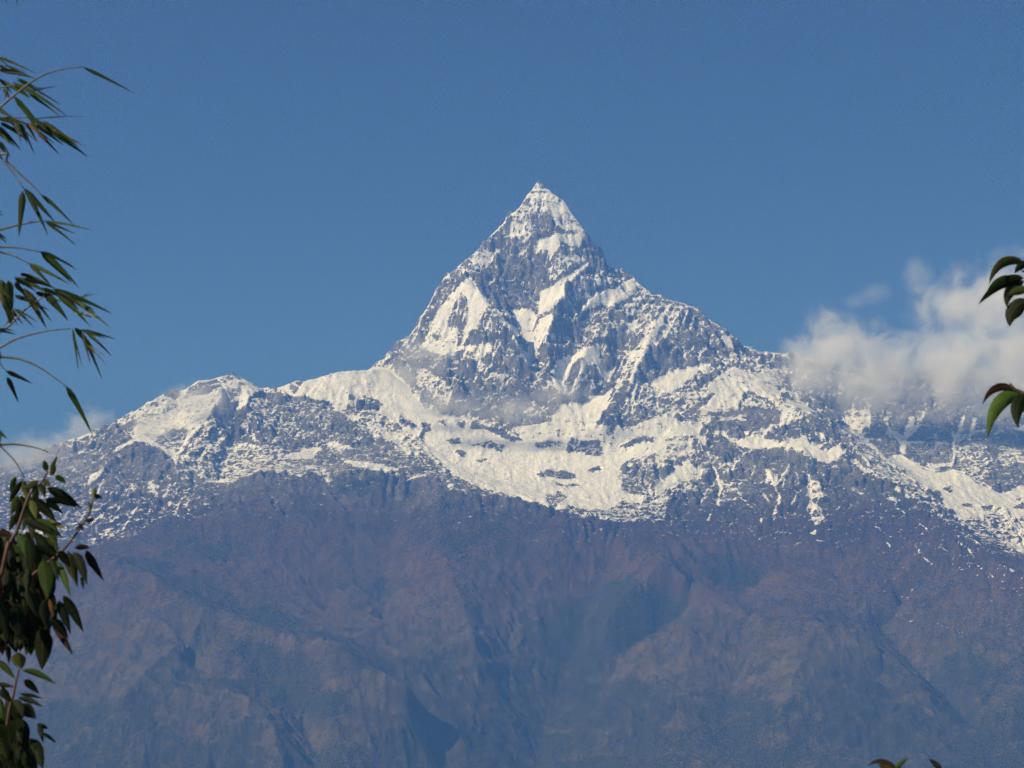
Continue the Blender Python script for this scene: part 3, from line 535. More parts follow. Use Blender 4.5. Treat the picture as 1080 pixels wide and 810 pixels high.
H = H0 + low * rocky * (ridged(GX + wx * 1.6, GY + wy * 1.6, 760, 60, 7, .58) * 95 * np.clip(steep, .35, 1.2) + fbm(GX, GY, 150, 80, 4) * 10)
cliff = above * (1 - .8 * softs) * np.clip((steep - .7) / .5, 0, 1)
H = H + low * cliff * (ridged(GX * .85 + H0 * .55 + wx, H0 * .95 - GX * .3 + wy, 520, 500, 5, .48) * 72 + ridged(GX * .9 - H0 * .5, H0 * .9 + GX * .4, 210, 520, 4, .5) * 13)
H = H + low * (1 - above) * (fbm(GX, GY, 60, 610, 3, .6) * 6 + ridged(GX + wx, GY + wy, 240, 620, 3, .5) * 11)
H = H + low * (1 - above) * (fbm(GX + wx * 2, GY + wy * 2, 620, 200, 4, .42) * 60 + ridged(GX + wx * 2, GY + wy * 2, 1300, 230, 4, .42) * 85)
# rock strata: ledges that follow tilted beds
bed = H + .10 * GX - .05 * GY + fbm(GX, GY, 900, 90, 3) * 60
msk = above * (1 - .8 * softs) * np.clip(steep - .35, 0, .5) / .5
for lam, k in ((210, .75), (96, .8), (44, .8)):
    H = H + msk * k * lam / 6.283 * np.sin(bed * 6.283 / lam) * (.6 + .4 * perlin(GX, GY, 500, 99 + int(lam)))
half = (H.shape[0] // 2 + 1, H.shape[1] // 2 + 1)
hc = resize(H, half)
ec, fl = erode(hc, CELL * 2, 5, 14000, 90, rate=.12, cap=4, inertia=.25, seed=5)
H = H + resize(blur(ec - hc, 1), H.shape) * (.1 + .9 * above) * (1 - .75 * softs * above) * (1 - .6 * cliff)
he, flow = erode(H, CELL, 4, 30000, 70, rate=.10, cap=4, inertia=.3, seed=6)
H = H + blur(he - H, 1) * (.06 + .94 * above) * (1 - .93 * softs * above) * (1 - .6 * cliff)
# keep the surveyed crests at their height
res = H0 - H
H = H + blur(resize(blur(res[::4, ::4], 10), res.shape), 2) * .9
H = H + low * rocky * np.clip(steep, .3, 1.8) * (ridged(GX + wx * .3, GY + wy * .3, 130, 170, 4, .62) * 20 + fbm(GX, GY, 40, 120, 3, .6) * 6)
crest = np.zeros_like(H)
for ln in LINES[:3]:
    ln = np.array(ln, float); t = np.linspace(0, len(ln) - 1, 4000); x, y, o = (np.interp(t, np.arange(len(ln)), ln[:, k]) for k in range(3))
    Yk = (depth(y) + o) * 1000; ii = ((Yk - Y0) / CELL).astype(int); jj = ((ray(x, y)[0] * Yk - X0) / CELL).astype(int)
    ok = (ii > 0) & (ii < ny) & (jj > 0) & (jj < nx); crest[ii[ok], jj[ok]] = 1
crest = np.clip(blur(crest, 10) * 6, 0, 1)
res = H0 - H
H = H + (blur(res, 2) * .92 + fbm(GX, GY, 70, 400, 3) * 5) * crest
H = np.maximum(H, -3.0)
print('terrain', H.shape, H.max())

# ------------------------------------------------------------------ terrain: what covers it
gx, gy = slope_of(H)
nz = 1 / np.sqrt(1 + gx * gx + gy * gy)
SX, SY = survey(GX, GY, H)
curv = blur(H, 6) - H                    # + in hollows
dl = (np.interp(SX, *SNOWLINE) - SY) / 40.0 + fbm(GX, GY, 260, 140, 4) * .35
free = np.clip((nz - .48) * 2.6 + curv * .02 + .25, 0, 1) * np.clip(dl + .5, 0, 1)
nloc = nz - blur(resize(blur(nz[::3, ::3], 6), nz.shape), 1)
above2 = np.clip((np.interp(SX, *SNOWLINE) - SY) / 75 + .75, 0, 1)
c2 = blur(H, 2) - H; c2 = c2 - blur(c2, 8)
relief = np.clip(nloc * 2.0 + curv * .012 + c2 / (np.std(c2) + 1e-6) * .07, -.45, .45)
wt = sample(SWT, SX, SY)
warp = [fbm(GX, H * 1.2, wl, sd, 3) * am for wl, sd, am in ((120, 300, 2.2), (120, 320, 2.2))]
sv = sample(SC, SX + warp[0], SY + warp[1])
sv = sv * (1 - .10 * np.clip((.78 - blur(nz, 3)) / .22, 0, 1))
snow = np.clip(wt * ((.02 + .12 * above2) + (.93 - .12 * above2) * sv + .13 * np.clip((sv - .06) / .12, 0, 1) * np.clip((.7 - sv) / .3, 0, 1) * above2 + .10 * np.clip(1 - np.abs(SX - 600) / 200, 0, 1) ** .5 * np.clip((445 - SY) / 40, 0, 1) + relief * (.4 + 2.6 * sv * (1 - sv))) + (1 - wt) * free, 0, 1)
ft = sample(WWT, SX, SY)
SX = SX + fbm(GX, GY, 400, 340, 5, .6) * 14; SY = SY + fbm(GX, GY, 400, 360, 5, .6) * 10
forest = np.clip(ft * sample(WC, SX, SY) + (1 - ft) * .12 + fbm(GX, GY, 420, 150, 5) * .3 + curv * .02, 0, 1)

# ------------------------------------------------------------------ terrain: mesh
def grid_mesh(name, keep, mat):
    idx = -np.ones(H.size, np.int64)
    f = np.argwhere(keep)
    k = f[:, 0] * nx + f[:, 1]
    quads = np.c_[k, k + 1, k + nx + 1, k + nx]
    used = np.unique(quads); idx[used] = np.arange(len(used))
    co = np.c_[GX.ravel(), GY.ravel(), H.ravel()][used].astype(np.float32)
    me = bpy.data.meshes.new(name)
    me.vertices.add(len(co)); me.vertices.foreach_set('co', co.ravel())
    q = idx[quads].astype(np.int32)
    me.loops.add(q.size); me.loops.foreach_set('vertex_index', q.ravel())
    me.polygons.add(len(q)); me.polygons.foreach_set('loop_start', np.arange(0, q.size, 4, dtype=np.int32))
    me.polygons.foreach_set('use_smooth', np.ones(len(q), bool))
    for an, arr in (('snow', snow), ('forest', forest)):
        a = me.attributes.new(an, 'FLOAT', 'POINT'); a.data.foreach_set('value', arr.ravel()[used].astype(np.float32))
    me.update(calc_edges=True)
    me.materials.append(mat)
    o = bpy.data.objects.new(name, me); COL.objects.link(o)
    return o

def mountain_material():
    m = N('mountain_ground')
    geo = m.n('ShaderNodeNewGeometry')
    pos = geo.outputs['Position']
    km = m.n('ShaderNodeVectorMath', operation='SCALE'); km.inputs['Scale'].default_value = .001; m.l(pos, km.inputs[0])
    P = km.outputs[0]
    n1 = m.noise(P, 9, 6, .65); n2 = m.noise(P, 45, 5, .7)
    mp = m.n('ShaderNodeMapping'); m.l(P, mp.inputs[0]); mp.inputs['Scale'].default_value = (1, 1, 4.5); mp.inputs['Rotation'].default_value = (R(6), R(-9), 0)
    n3 = m.noise(mp.outputs[0], 20, 7, .7, .8)
    mv = m.n('ShaderNodeMapping'); m.l(P, mv.inputs[0]); mv.inputs['Scale'].default_value = (1, 1, .2); mv.inputs['Rotation'].default_value = (0, R(7), 0)
    n5 = m.noise(mv.outputs[0], 34, 5, .7, .3)
    c = lambda x, k: m.math('MULTIPLY', m.math('SUBTRACT', x, .5), k)
    sa = m.attr('snow')
    mid = m.math('ADD', .7, m.math('MULTIPLY', m.math('MULTIPLY', sa, m.math('SUBTRACT', 1.0, sa)), 2.6))
    n4 = m.noise(mp.outputs[0], 80, 4, .75, .4)
    s = m.math('ADD', sa, m.math('MULTIPLY', mid, m.math('ADD', m.math('ADD', c(n4, .85), c(n5, 1.9)), m.math('ADD', m.math('ADD', c(n1, .3), c(n2, .4)), c(n3, 1.6)))))
    smask = m.step(s, .44, .56)
    rock = m.mix(m.step(m.noise(P, 6, 5, .6), .35, .65), (.14, .135, .118), (.28, .265, .23))
    grass = m.mix(m.step(m.noise(P, 4, 6, .65), .35, .65), (.055, .033, .023), (.10, .062, .041))
    frs = m.mix(m.noise(P, 30, 3), (.016, .021, .013), (.042, .044, .027))
    sep = m.n('ShaderNodeSeparateXYZ'); m.l(P, sep.inputs[0])
    dry = m.mix(m.step(m.noise(P, 7, 6, .65), .35, .65), (.052, .043, .026), (.108, .084, .05))
    grass = m.mix(m.step(m.math('ADD', sep.outputs['Z'], c(n1, 1.2)), 2.0, 1.3), grass, dry)
    hz = m.math('ADD', sep.outputs['Z'], m.math('MULTIPLY', m.math('SUBTRACT', n1, .5), .8))
    ground = m.mix(m.step(hz, 2.4, 2.9), grass, rock)
    fm = m.step(m.math('ADD', m.attr('forest'), m.math('ADD', c(m.noise(P, 5, 8, .75, .6), 3.2), c(m.noise(P, 55, 5, .75), 3.2))), .15, .85)
    ground = m.mix(fm, ground, frs)
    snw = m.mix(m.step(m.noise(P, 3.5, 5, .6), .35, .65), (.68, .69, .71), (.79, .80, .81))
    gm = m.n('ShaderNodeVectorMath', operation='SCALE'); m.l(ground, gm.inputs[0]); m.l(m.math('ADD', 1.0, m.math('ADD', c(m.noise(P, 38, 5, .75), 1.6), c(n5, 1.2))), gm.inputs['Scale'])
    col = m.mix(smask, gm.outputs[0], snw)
    b = m.n('ShaderNodeBsdfPrincipled')
    m.l(col, b.inputs['Base Color']); b.inputs['Roughness'].default_value = .85; b.inputs['Specular IOR Level'].default_value = .15
    bump = m.n('ShaderNodeBump'); bump.inputs['Distance'].default_value = 45.0; bump.inputs['Strength'].default_value = 1.0
    hb = m.noise(P, 26, 8, .72, .4)
    m.l(m.math('MULTIPLY', m.math('MULTIPLY', hb, m.math('ADD', .5, m.step(sep.outputs['Z'], 1.9, 2.7))), m.math('SUBTRACT', 1.0, m.math('MULTIPLY', smask, .75))), bump.inputs['Height']); m.l(bump.outputs[0], b.inputs['Normal'])
    m.l(b.outputs[0], m.out.inputs[0])
    return m.m

Hc = np.minimum.reduce([H[:-1, :-1], H[1:, :-1], H[:-1, 1:], H[1:, 1:]])
Hx = np.maximum.reduce([H[:-1, :-1], H[1:, :-1], H[:-1, 1:], H[1:, 1:]])
MM = mountain_material()
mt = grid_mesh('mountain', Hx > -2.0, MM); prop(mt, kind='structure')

# ------------------------------------------------------------------ ground sheet
def flat_mat(name, ca, cb, sc):
    m = N(name)
    tc = m.n('ShaderNodeTexCoord')
    col = m.mix(m.noise(tc.outputs['Object'], sc, 6), ca, cb)
    b = m.n('ShaderNodeBsdfPrincipled'); m.l(col, b.inputs['Base Color']); b.inputs['Roughness'].default_value = .95
    m.l(b.outputs[0], m.out.inputs[0]); return m.m
me = bpy.data.meshes.new('ground'); S = 30000
me.from_pydata([(-S, -S, 0), (S, -S, 0), (S, S, 0), (-S, S, 0)], [], [(0, 1, 2, 3)])
me.materials.append(flat_mat('ground_grass', (.03, .045, .015), (.06, .07, .03), .6))
g = bpy.data.objects.new('ground', me); COL.objects.link(g); prop(g, kind='structure')

# ------------------------------------------------------------------ air
def haze():
    bm = [(x, y, z) for x in (-30500, 30500) for y in (-30500, 30500) for z in (-4, 6300)]
    me = bpy.data.meshes.new('haze')
    me.from_pydata(bm, [], [(0, 1, 3, 2), (4, 6, 7, 5), (0, 4, 5, 1), (2, 3, 7, 6), (0, 2, 6, 4), (1, 5, 7, 3)])
    m = N('air'); v = m.n('ShaderNodeVolumePrincipled')
    v.inputs['Color'].default_value = (.13, .35, 1.0, 1)
    v.inputs['Absorption Color'].default_value = (1, 1, 1, 1)
    v.inputs['Density'].default_value = 4.2e-5
    m.l(v.outputs[0], m.out.inputs['Volume'])
    me.materials.append(m.m)
    o = bpy.data.objects.new('haze', me); COL.objects.link(o); prop(o, kind='stuff')
haze()

# ------------------------------------------------------------------ clouds hanging on the mountain
def cloud(label, blobs, dens, nscale=1.6, amp=1.5, soft=.55, group=None):
    amp *= 2.1
    """blobs: (x, y, half width, half height in survey units, distance km, half depth km)"""
    W = []
    for x, y, rx, ry, Y, rd in blobs:
        c = world_pt(x, y, Y * 1000) / 1000; W.append((c, Vector((rx * Y / FPX, rd, ry * Y / FPX))))
    pad = 1.35
    lo = Vector([min(c[i] - r[i] * pad for c, r in W) for i in range(3)]) * 1000
    hi = Vector([max(c[i] + r[i] * pad for c, r in W) for i in range(3)]) * 1000
    ctr = (lo + hi) / 2; hf = (hi - lo) / 2
    me = bpy.data.meshes.new('cloud')
    me.from_pydata([(sx * hf.x, sy * hf.y, sz * hf.z) for sx in (-1, 1) for sy in (-1, 1) for sz in (-1, 1)], [],
                   [(0, 1, 3, 2), (4, 6, 7, 5), (0, 4, 5, 1), (2, 3, 7, 6), (0, 2, 6, 4), (1, 5, 7, 3)])
    m = N('cloud_droplets')
    geo = m.n('ShaderNodeNewGeometry')
    km = m.n('ShaderNodeVectorMath', operation='SCALE'); km.inputs['Scale'].default_value = .001; m.l(geo.outputs['Position'], km.inputs[0])
    P = km.outputs[0]
    f = None
    for c, r in W:
        a = m.n('ShaderNodeVectorMath', operation='SUBTRACT'); m.l(P, a.inputs[0]); a.inputs[1].default_value = c
        b = m.n('ShaderNodeVectorMath', operation='DIVIDE'); m.l(a.outputs[0], b.inputs[0]); b.inputs[1].default_value = r
        ln = m.n('ShaderNodeVectorMath', operation='LENGTH'); m.l(b.outputs[0], ln.inputs[0])
        g = m.math('SUBTRACT', 1.0, ln.outputs['Value'])
        f = g if f is None else m.math('SMOOTH_MAX', f, g, .25)
    nz_ = m.noise(P, nscale, 8, .62, 1.2)
    f2 = m.math('ADD', m.math('SUBTRACT', f, .12), m.math('MULTIPLY', m.math('SUBTRACT', nz_, .5), amp))
    d = m.math('MULTIPLY', m.step(f2, 0.0, soft), m.step(f, -.3, .05))
    v = m.n('ShaderNodeVolumeScatter'); v.inputs['Color'].default_value = (1, 1, 1, 1)
    v.inputs['Anisotropy'].default_value = -.15
    m.l(m.math('MULTIPLY', d, dens), v.inputs['Density'])
    m.l(v.outputs[0], m.out.inputs['Volume'])
    me.materials.append(m.m)
    o = bpy.data.objects.new('cloud', me); COL.objects.link(o); o.location = ctr
    return prop(o, label, 'cloud', group)
cloud('broad pale grey cloud bank covering the ridge east of the peak',
      [(852,392,52,50,18.7,.3),(885,374,66,66,18.7,.35),(930,398,90,62,18.7,.4),(1000,396,100,72,18.7,.45),(1080,380,110,92,18.7,.45),(1060,318,85,58,18.8,.38),(1010,325,60,40,18.8,.28),(1110,305,80,54,18.8,.4)], .0062, 3.2, 1.0, .9)
cloud('small torn wisp of cloud floating above the big cloud bank', [(970,294,24,30,18.85,.14),(966,282,14,18,18.85,.1),(985,312,26,20,18.85,.12)], .0022, 6, 1.0, .8)
cloud('faint smoke-like shred of cloud over the tip of the snow shoulder', [(922,308,26,16,18.85,.12),(902,318,20,11,18.85,.1)], .0016, 6, 1.0, .8)
cloud('thin veil of mist against the left foot of the summit pyramid', [(452,372,48,30,18.35,.2),(425,392,34,24,18.4,.16)], .0034, 5, .9, .8)
cloud('long low band of mist under the dark buttress of the peak', [(470,428,75,26,18.0,.18),(545,432,85,22,18.0,.18),(590,415,46,18,18.05,.14),(430,405,46,30,18.15,.15)], .0036, 4, .9, .8)
cloud('pale mist lying in the snow bowl of the western summit', [(205,425,56,28,18.3,.18),(170,448,44,24,18.25,.16)], .005, 5, .9, .8)
cloud('soft white cloud puff rising over the low western ridge', [(92,450,38,32,18.6,.2),(70,472,54,26,18.5,.18)], .0032, 5, .9, .8)
cloud('hazy cloud drifting behind the leafy shrub at the western end', [(20,485,90,40,18.0,.28),(75,500,50,26,17.9,.2),(-50,490,80,44,18.0,.28)], .003, 4, .9, .8)

# ------------------------------------------------------------------ plants round the viewpoint
TINT = {'d': (.013, .021, .008), 'g': (.05, .095, .016), 'o': (.085, .085, .022), 'r': (.045, .018, .014), 't': (.30, .24, .15), 'b': (.20, .075, .02),  # the darkest green has the shade on the leaves put into its colour
        'p': (.16, .18, .05), 'v': (.035, .065, .014)}
def leaf_material(name, rough, spec):
    m = N(name)
    tc = m.n('ShaderNodeTexCoord')
    a = m.n('ShaderNodeAttribute', attribute_name='tint'); uv = m.n('ShaderNodeUVMap', uv_map='UVMap')
    n = m.noise(tc.outputs['Object'], 38, 4, .6); n2 = m.noise(tc.outputs['Object'], 160, 3, .6)
    sp = m.n('ShaderNodeSeparateXYZ'); m.l(uv.outputs[0], sp.inputs[0])
    rib = m.step(m.math('ABSOLUTE', m.math('SUBTRACT', sp.outputs[0], .5)), .05, .0)
    k = m.math('ADD', .55, m.math('MULTIPLY', n, .9))
    vein = m.math('SINE', m.math('MULTIPLY', m.math('ADD', sp.outputs[1], m.math('MULTIPLY', m.math('ABSOLUTE', m.math('SUBTRACT', sp.outputs[0], .5)), -.35)), 75))
    sc = m.n('ShaderNodeVectorMath', operation='SCALE'); m.l(a.outputs['Color'], sc.inputs[0]); m.l(m.math('ADD', k, m.math('MULTIPLY', vein, .025)), sc.inputs['Scale'])
    col = m.mix(m.math('MULTIPLY', rib, .4), sc.outputs[0], (.12, .13, .05))
    col = m.mix(m.math('MULTIPLY', m.step(n2, .62, .75), .5), col, (.07, .035, .015))
    b = m.n('ShaderNodeBsdfPrincipled'); m.l(col, b.inputs['Base Color']); b.inputs['Roughness'].default_value = rough; b.inputs['Specular IOR Level'].default_value = spec
    bp = m.n('ShaderNodeBump'); bp.inputs['Distance'].default_value = .002; bp.inputs['Strength'].default_value = .3; m.l(m.math('ADD', m.math('MULTIPLY', vein, .5), m.math('MULTIPLY', n2, 2.0)), bp.inputs['Height']); m.l(bp.outputs[0], b.inputs['Normal'])
    tr = m.n('ShaderNodeBsdfTranslucent'); m.l(col, tr.inputs['Color'])
    mx = m.n('ShaderNodeMixShader'); mx.inputs[0].default_value = .22; m.l(b.outputs[0], mx.inputs[1]); m.l(tr.outputs[0], mx.inputs[2])
    m.l(mx.outputs[0], m.out.inputs[0])
    return m.m
def bark_material(name, ca, cb, sc):
    m = N(name); tc = m.n('ShaderNodeTexCoord')
    col = m.mix(m.step(m.noise(tc.outputs['Object'], sc, 5, .65), .35, .65), ca, cb)
    b = m.n('ShaderNodeBsdfPrincipled'); m.l(col, b.inputs['Base Color']); b.inputs['Roughness'].default_value = .6
    m.l(b.outputs[0], m.out.inputs[0]); return m.m
M_BAM = leaf_material('bamboo_leaf', .5, .3); M_LEAF = leaf_material('broad_leaf', .55, .14)
M_TWIG = bark_material('bamboo_twig', (.12, .10, .06), (.22, .19, .13), 60)
M_CULM = bark_material('bamboo_culm', (.06, .09, .025), (.14, .15, .05), 9)
M_STEM = bark_material('red_stem', (.05, .018, .012), (.12, .042, .026), 70)
M_BARK = bark_material('bark', (.05, .038, .028), (.12, .095, .07), 40)

class Sheet:
    """leaves and tubes gathered into one mesh"""
    def __init__(s): s.v, s.f, s.u, s.t = [], [], [], []
    def leaf(s, b, m, t, wid, roll, fold, tint, kind='lance', n=9):
        b, m, t = Vector(b), Vector(m), Vector(t)
        base = len(s.v)
        for i in range(n + 1):
            q = i / n
            p = b * (1 - q) ** 2 + m * (2 * q * (1 - q)) + t * q * q
            d = ((m - b) * (1 - q) + (t - m) * q).normalized()
            view = Vector((p.x, p.y, p.z - EYE)).normalized()
            side = d.cross(view)
            if side.length < 1e-4: side = d.cross(Vector((0, 0, 1)))
            side.normalize(); up = side.cross(d).normalized()
            sd = side * math.cos(roll) + up * math.sin(roll); un = up * math.cos(roll) - side * math.sin(roll)
            if kind == 'lance': wq = min(1, (q * 5) ** .7) * (1 - q) ** .75 * 1.25 if q < 1 else 0
            else: wq = math.sin(math.pi * q ** .8) ** .85 * (1 - .3 * q) * 1.12 if 0 < q < 1 else 0
            hw = wid * .5 * wq + wid * .012
            cf, sf = math.cos(fold), math.sin(fold)
            wave = .10 * math.sin(q * 17 + b.x * 90) if kind != 'lance' else 0
            for k, sg in enumerate((-1, 0, 1)):
                s.v.append(p + (sd * (sg * cf) + un * (abs(sg) * (sf + wave * sg))) * hw); s.u.append(((sg + 1) / 2, q)); s.t.append(tint)
        for i in range(n):
            for k in range(2):
                a = base + i * 3 + k; s.f.append((a, a + 1, a + 4, a + 3))
    def tube(s, pts, r0, r1, tint=(.1, .1, .1), n=7):
        base = len(s.v); L = len(pts)
        for i, p in enumerate(pts):
            d = (Vector(pts[min(i + 1, L - 1)]) - Vector(pts[max(i - 1, 0)])).normalized()
            a = d.cross(Vector((.3, .9, .31))).normalized(); c = d.cross(a)
            r = r0 + (r1 - r0) * i / (L - 1)
            for k in range(n):
                th = 6.2832 * k / n
                s.v.append(Vector(p) + (a * math.cos(th) + c * math.sin(th)) * r); s.u.append((k / n, i / L)); s.t.append(tint)
        for i in range(L - 1):
            for k in range(n): s.f.append((base + i * n + k, base + i * n + (k + 1) % n, base + (i + 1) * n + (k + 1) % n, base + (i + 1) * n + k))
        s.f.append(tuple(base + k for k in range(n))[::-1]); s.f.append(tuple(base + (L - 1) * n + k for k in range(n)))
    def build(s, name, mat, parent=None):
        me = bpy.data.meshes.new(name); off = parent_world(parent)
        me.from_pydata([tuple(Vector(p) - off) for p in s.v], [], s.f)
        uv = me.uv_layers.new(name='UVMap'); li = np.zeros(len(me.loops), np.int32); me.loops.foreach_get('vertex_index', li)
        uv.data.foreach_set('uv', np.array(s.u, np.float32)[li].ravel())
        ca = me.color_attributes.new('tint', 'FLOAT_COLOR', 'POINT'); ca.data.foreach_set('color', np.c_[np.array(s.t, np.float32), np.ones(len(s.t), np.float32)].ravel())
        me.polygons.foreach_set('use_smooth', np.ones(len(me.polygons), bool)); me.materials.append(mat)
        o = bpy.data.objects.new(name, me); COL.objects.link(o)
        if parent: o.parent = parent
        return o
def parent_world(p):
    v = Vector((0, 0, 0))
    while p is not None: v += p.location; p = p.parent
    return v
def empty(name, loc, label, cat, group=None):
    o = bpy.data.objects.new(name, None); COL.objects.link(o); o.location = loc; o.empty_display_size = .2
    return prop(o, label, cat, group)
prng = random.Random(21)
def tint(c, k=.25):
    f = 1 + prng.uniform(-k, k); b = TINT[c]
    return tuple(max(0, x * f * (1 + prng.uniform(-.12, .12))) for x in b)
def smooth(pts, n=6):
    """Catmull-Rom through points"""
    P = [Vector(p) for p in pts]; P = [P[0] * 2 - P[1]] + P + [P[-1] * 2 - P[-2]]; out = []
    for i in range(1, len(P) - 2):
        for k in range(n):
            t = k / n; a, b, c, d = P[i - 1:i + 3]
            out.append(b + ((c - a) * t + (a * 2 - b * 5 + c * 4 - d) * t * t + (b * 3 - a - c * 3 + d) * t ** 3) * .5)
    return out + [P[-2]]
def traced_leaf(sh, o, s, x0, y0, x1, y1, w, col, Y, mid=None, kind='lance', sag=.06, rollr=.5, foldr=.25):
    ox, oy = o; L = math.hypot(x1 - x0, y1 - y0) / s * Y / FPX
    Yt = Y + prng.uniform(-.35, .35) * L
    w = w * 1.18 if kind == 'lance' else w
    b = world_pt(ox + x0 / s, oy + y0 / s, Y); t = world_pt(ox + x1 / s, oy + y1 / s, Yt)
    if mid: m = world_pt(ox + mid[0] / s, oy + mid[1] / s, (Y + Yt) / 2)
    else: m = (b + t) / 2 + Vector((0, prng.uniform(-.05, .05) * L, sag * L * prng.uniform(.3, 1.6)))
    roll = prng.uniform(-rollr, rollr)
    sh.leaf(b, m, t, w / s * Y / FPX / math.cos(roll), roll, prng.uniform(.1, .1 + foldr) * (1 if kind == 'lance' else 2.2), tint(col), kind)

# bamboo: culm beyond the west edge of the view, its twigs reaching in
def bamboo():
    bx, by = -1.95, 5.9
    root = empty('bamboo', (bx, by, 0), 'tall bamboo whose thin drooping twigs of narrow green leaves reach into the sky', 'bamboo')
    cul = Sheet(); pts = []
    def cpt(z): return Vector((bx + .10 * (z / 5) ** 2 * 3, by - .02 * z, z))
    z = 0
    while z < 5.6:
        cul.tube([cpt(z), cpt(z + .02), cpt(z + .06), cpt(min(z + .33, 5.8))], .033 - .0035 * z, .031 - .0035 * z, n=12); cul.tube([cpt(z + .325), cpt(z + .345)], .036 - .0035 * z, .036 - .0035 * z, n=12); z += .345
    cul.build('culm', M_CULM, root)
    S = 4.05
    # (survey origin, twig points, leaves (base, tip, width, colour), distance)
    BR = [
     ((0,50), [(-60,300),(0,255),(60,205),(130,150),(200,112),(270,92),(352,82)], [(350,82,575,197,14,'v')], 5.3),
     ((0,50), [(-160,60),(-60,40),(0,60)], [(-10,38,160,115,11,'v'),(-10,98,155,135,15,'d'),(20,75,140,130,7,'v'),(-20,70,90,125,10,'d')], 5.6),
     ((0,50), [(-120,260),(-20,180),(40,165),(70,150)], [(-10,135,130,220,17,'g'),(60,150,290,298,17,'g'),(70,138,215,215,10,'v'),(130,190,250,165,6,'d'),(120,195,265,300,11,'v'),(60,210,180,385,19,'g'),(150,180,260,245,8,'d'),(15,175,45,225,16,'d'),(60,160,130,215,14,'v')], 5.4),
     ((0,50), [(-140,330),(-40,300),(40,300),(130,300)], [(130,300,380,470,22,'g'),(180,312,335,425,14,'v'),(215,348,367,428,11,'t'),(150,330,275,420,15,'d'),(90,330,150,462,11,'d'),(60,310,92,410,12,'d'),(150,350,255,460,13,'d'),(130,310,372,297,4,'d'),(-10,265,80,320,14,'v'),(-10,335,90,440,16,'d'),(-10,360,65,425,15,'v'),(-10,400,30,465,14,'d'),(120,320,200,400,16,'b'),(20,300,150,340,14,'d'),(40,310,170,410,9,'t'),(-20,300,130,345,14,'v'),(0,320,120,400,14,'d')], 5.55),
     ((0,50), [(-60,380),(0,465),(50,530),(100,600)], [(97,612,80,812,28,'v'),(100,600,237,748,24,'v'),(110,612,207,806,19,'d')], 5.35),
     ((0,50), [(-20,460),(30,490),(90,545),(155,605),(172,625)], [(170,625,320,765,15,'v')], 5.35),
     ((0,180), [(-90,280),(0,253),(80,232),(160,217),(190,217)], [(190,215,402,258,10,'v'),(190,215,325,272,11,'d'),(195,222,330,325,11,'v')], 5.5),
     ((0,180), [(-80,310),(0,325),(80,330),(170,347)], [(170,345,317,412,13,'v'),(185,350,338,502,21,'g'),(-30,260,30,310,13,'d'),(-40,180,18,190,10,'d')], 5.45),
     ((0,180), [(-70,335),(0,348),(60,365),(125,397)], [(120,395,300,487,17,'g'),(125,400,222,497,17,'v')], 5.5),
     ((0,180), [(-120,780),(0,690),(50,655),(100,600),(190,535),(228,505)], [(90,442,230,500,17,'d'),(60,455,210,525,21,'v'),(100,460,240,505,18,'d'),(225,505,482,613,21,'v'),(230,500,472,672,21,'g'),(240,530,392,672,15,'g'),(325,600,412,637,9,'t'),(200,535,292,642,27,'v'),(60,530,215,600,15,'d'),(100,500,200,677,27,'o'),(10,470,45,662,40,'v'),(35,470,52,652,32,'g'),(60,590,150,677,11,'d'),(-10,480,20,600,24,'o'),(330,545,417,525,5,'d'),(150,520,260,560,18,'d'),(250,510,340,600,17,'d'),(20,560,100,660,14,'d'),(60,480,140,560,18,'d'),(60,600,40,670,14,'r'),(180,500,300,560,15,'v'),(-20,500,60,560,20,'d')], 5.4),
     ((0,180), [(-100,800),(0,755),(80,715),(200,685),(300,675)], [(310,672,335,857,11,'g'),(318,675,405,782,17,'v'),(340,680,497,722,12,'v'),(360,682,482,797,13,'d'),(350,690,437,894,15,'v'),(370,740,467,847,6,'t'),(-10,680,70,700,10,'d')], 5.3),
     ((0,300), [(-80,310),(0,310),(80,318),(160,350),(235,400),(280,434)], [(280,432,397,647,23,'v')], 5.25),
     ((0,300), [(-60,270),(0,340),(28,372)], [(25,370,140,424,17,'d'),(30,395,80,507,19,'d'),(-40,600,32,660,22,'v')], 5.35),
     ((0,300), [(-80,690),(0,685),(50,682),(100,687),(150,697),(197,712)], [(197,712,214,724,4,'d')], 5.3),
     ((0,300), [(-60,640),(0,690),(60,750),(98,812)], [(98,812,106,832,4,'d')], 5.2),
     ((0,0), [(20,-160),(50,-60),(62,-40)], [(60,-60,76,29,8,'d'),(12,-50,30,18,6,'d')], 5.5),
    ]
    for o, tw, lv, Y in BR:
        pw = [world_pt(o[0] + x / S, o[1] + y / S, Y) for x, y in tw]
        far = cpt(min(5.5, max(.8, pw[0].z - .15 + .1 * prng.random()))); k = pw[0].lerp(far, .5) + Vector((0, 0, .05))
        sh = Sheet(); sh.tube(smooth([far, k] + pw, 5), .0042, .0011, n=6)
        br = sh.build('branch', M_TWIG, root)
        fo = Sheet()
        for q in lv:
            traced_leaf(fo, o, S, *q, Y + prng.uniform(-.05, .05), kind='lance', sag=.05)
            if len(lv) > 3:
                x0, y0, x1, y1, w_, c_ = q; j = lambda k: prng.uniform(-k, k); f = prng.uniform(.55, .95)
                traced_leaf(fo, o, S, x0 + j(14), y0 + j(10), x0 + (x1 - x0) * f + j(30), y0 + (y1 - y0) * f + j(24), w_ * prng.uniform(.6, 1), prng.choice(c_ + 'dv'), Y + prng.uniform(-.08, .08), kind='lance', sag=.05)
        fo.build('foliage', M_BAM, br)
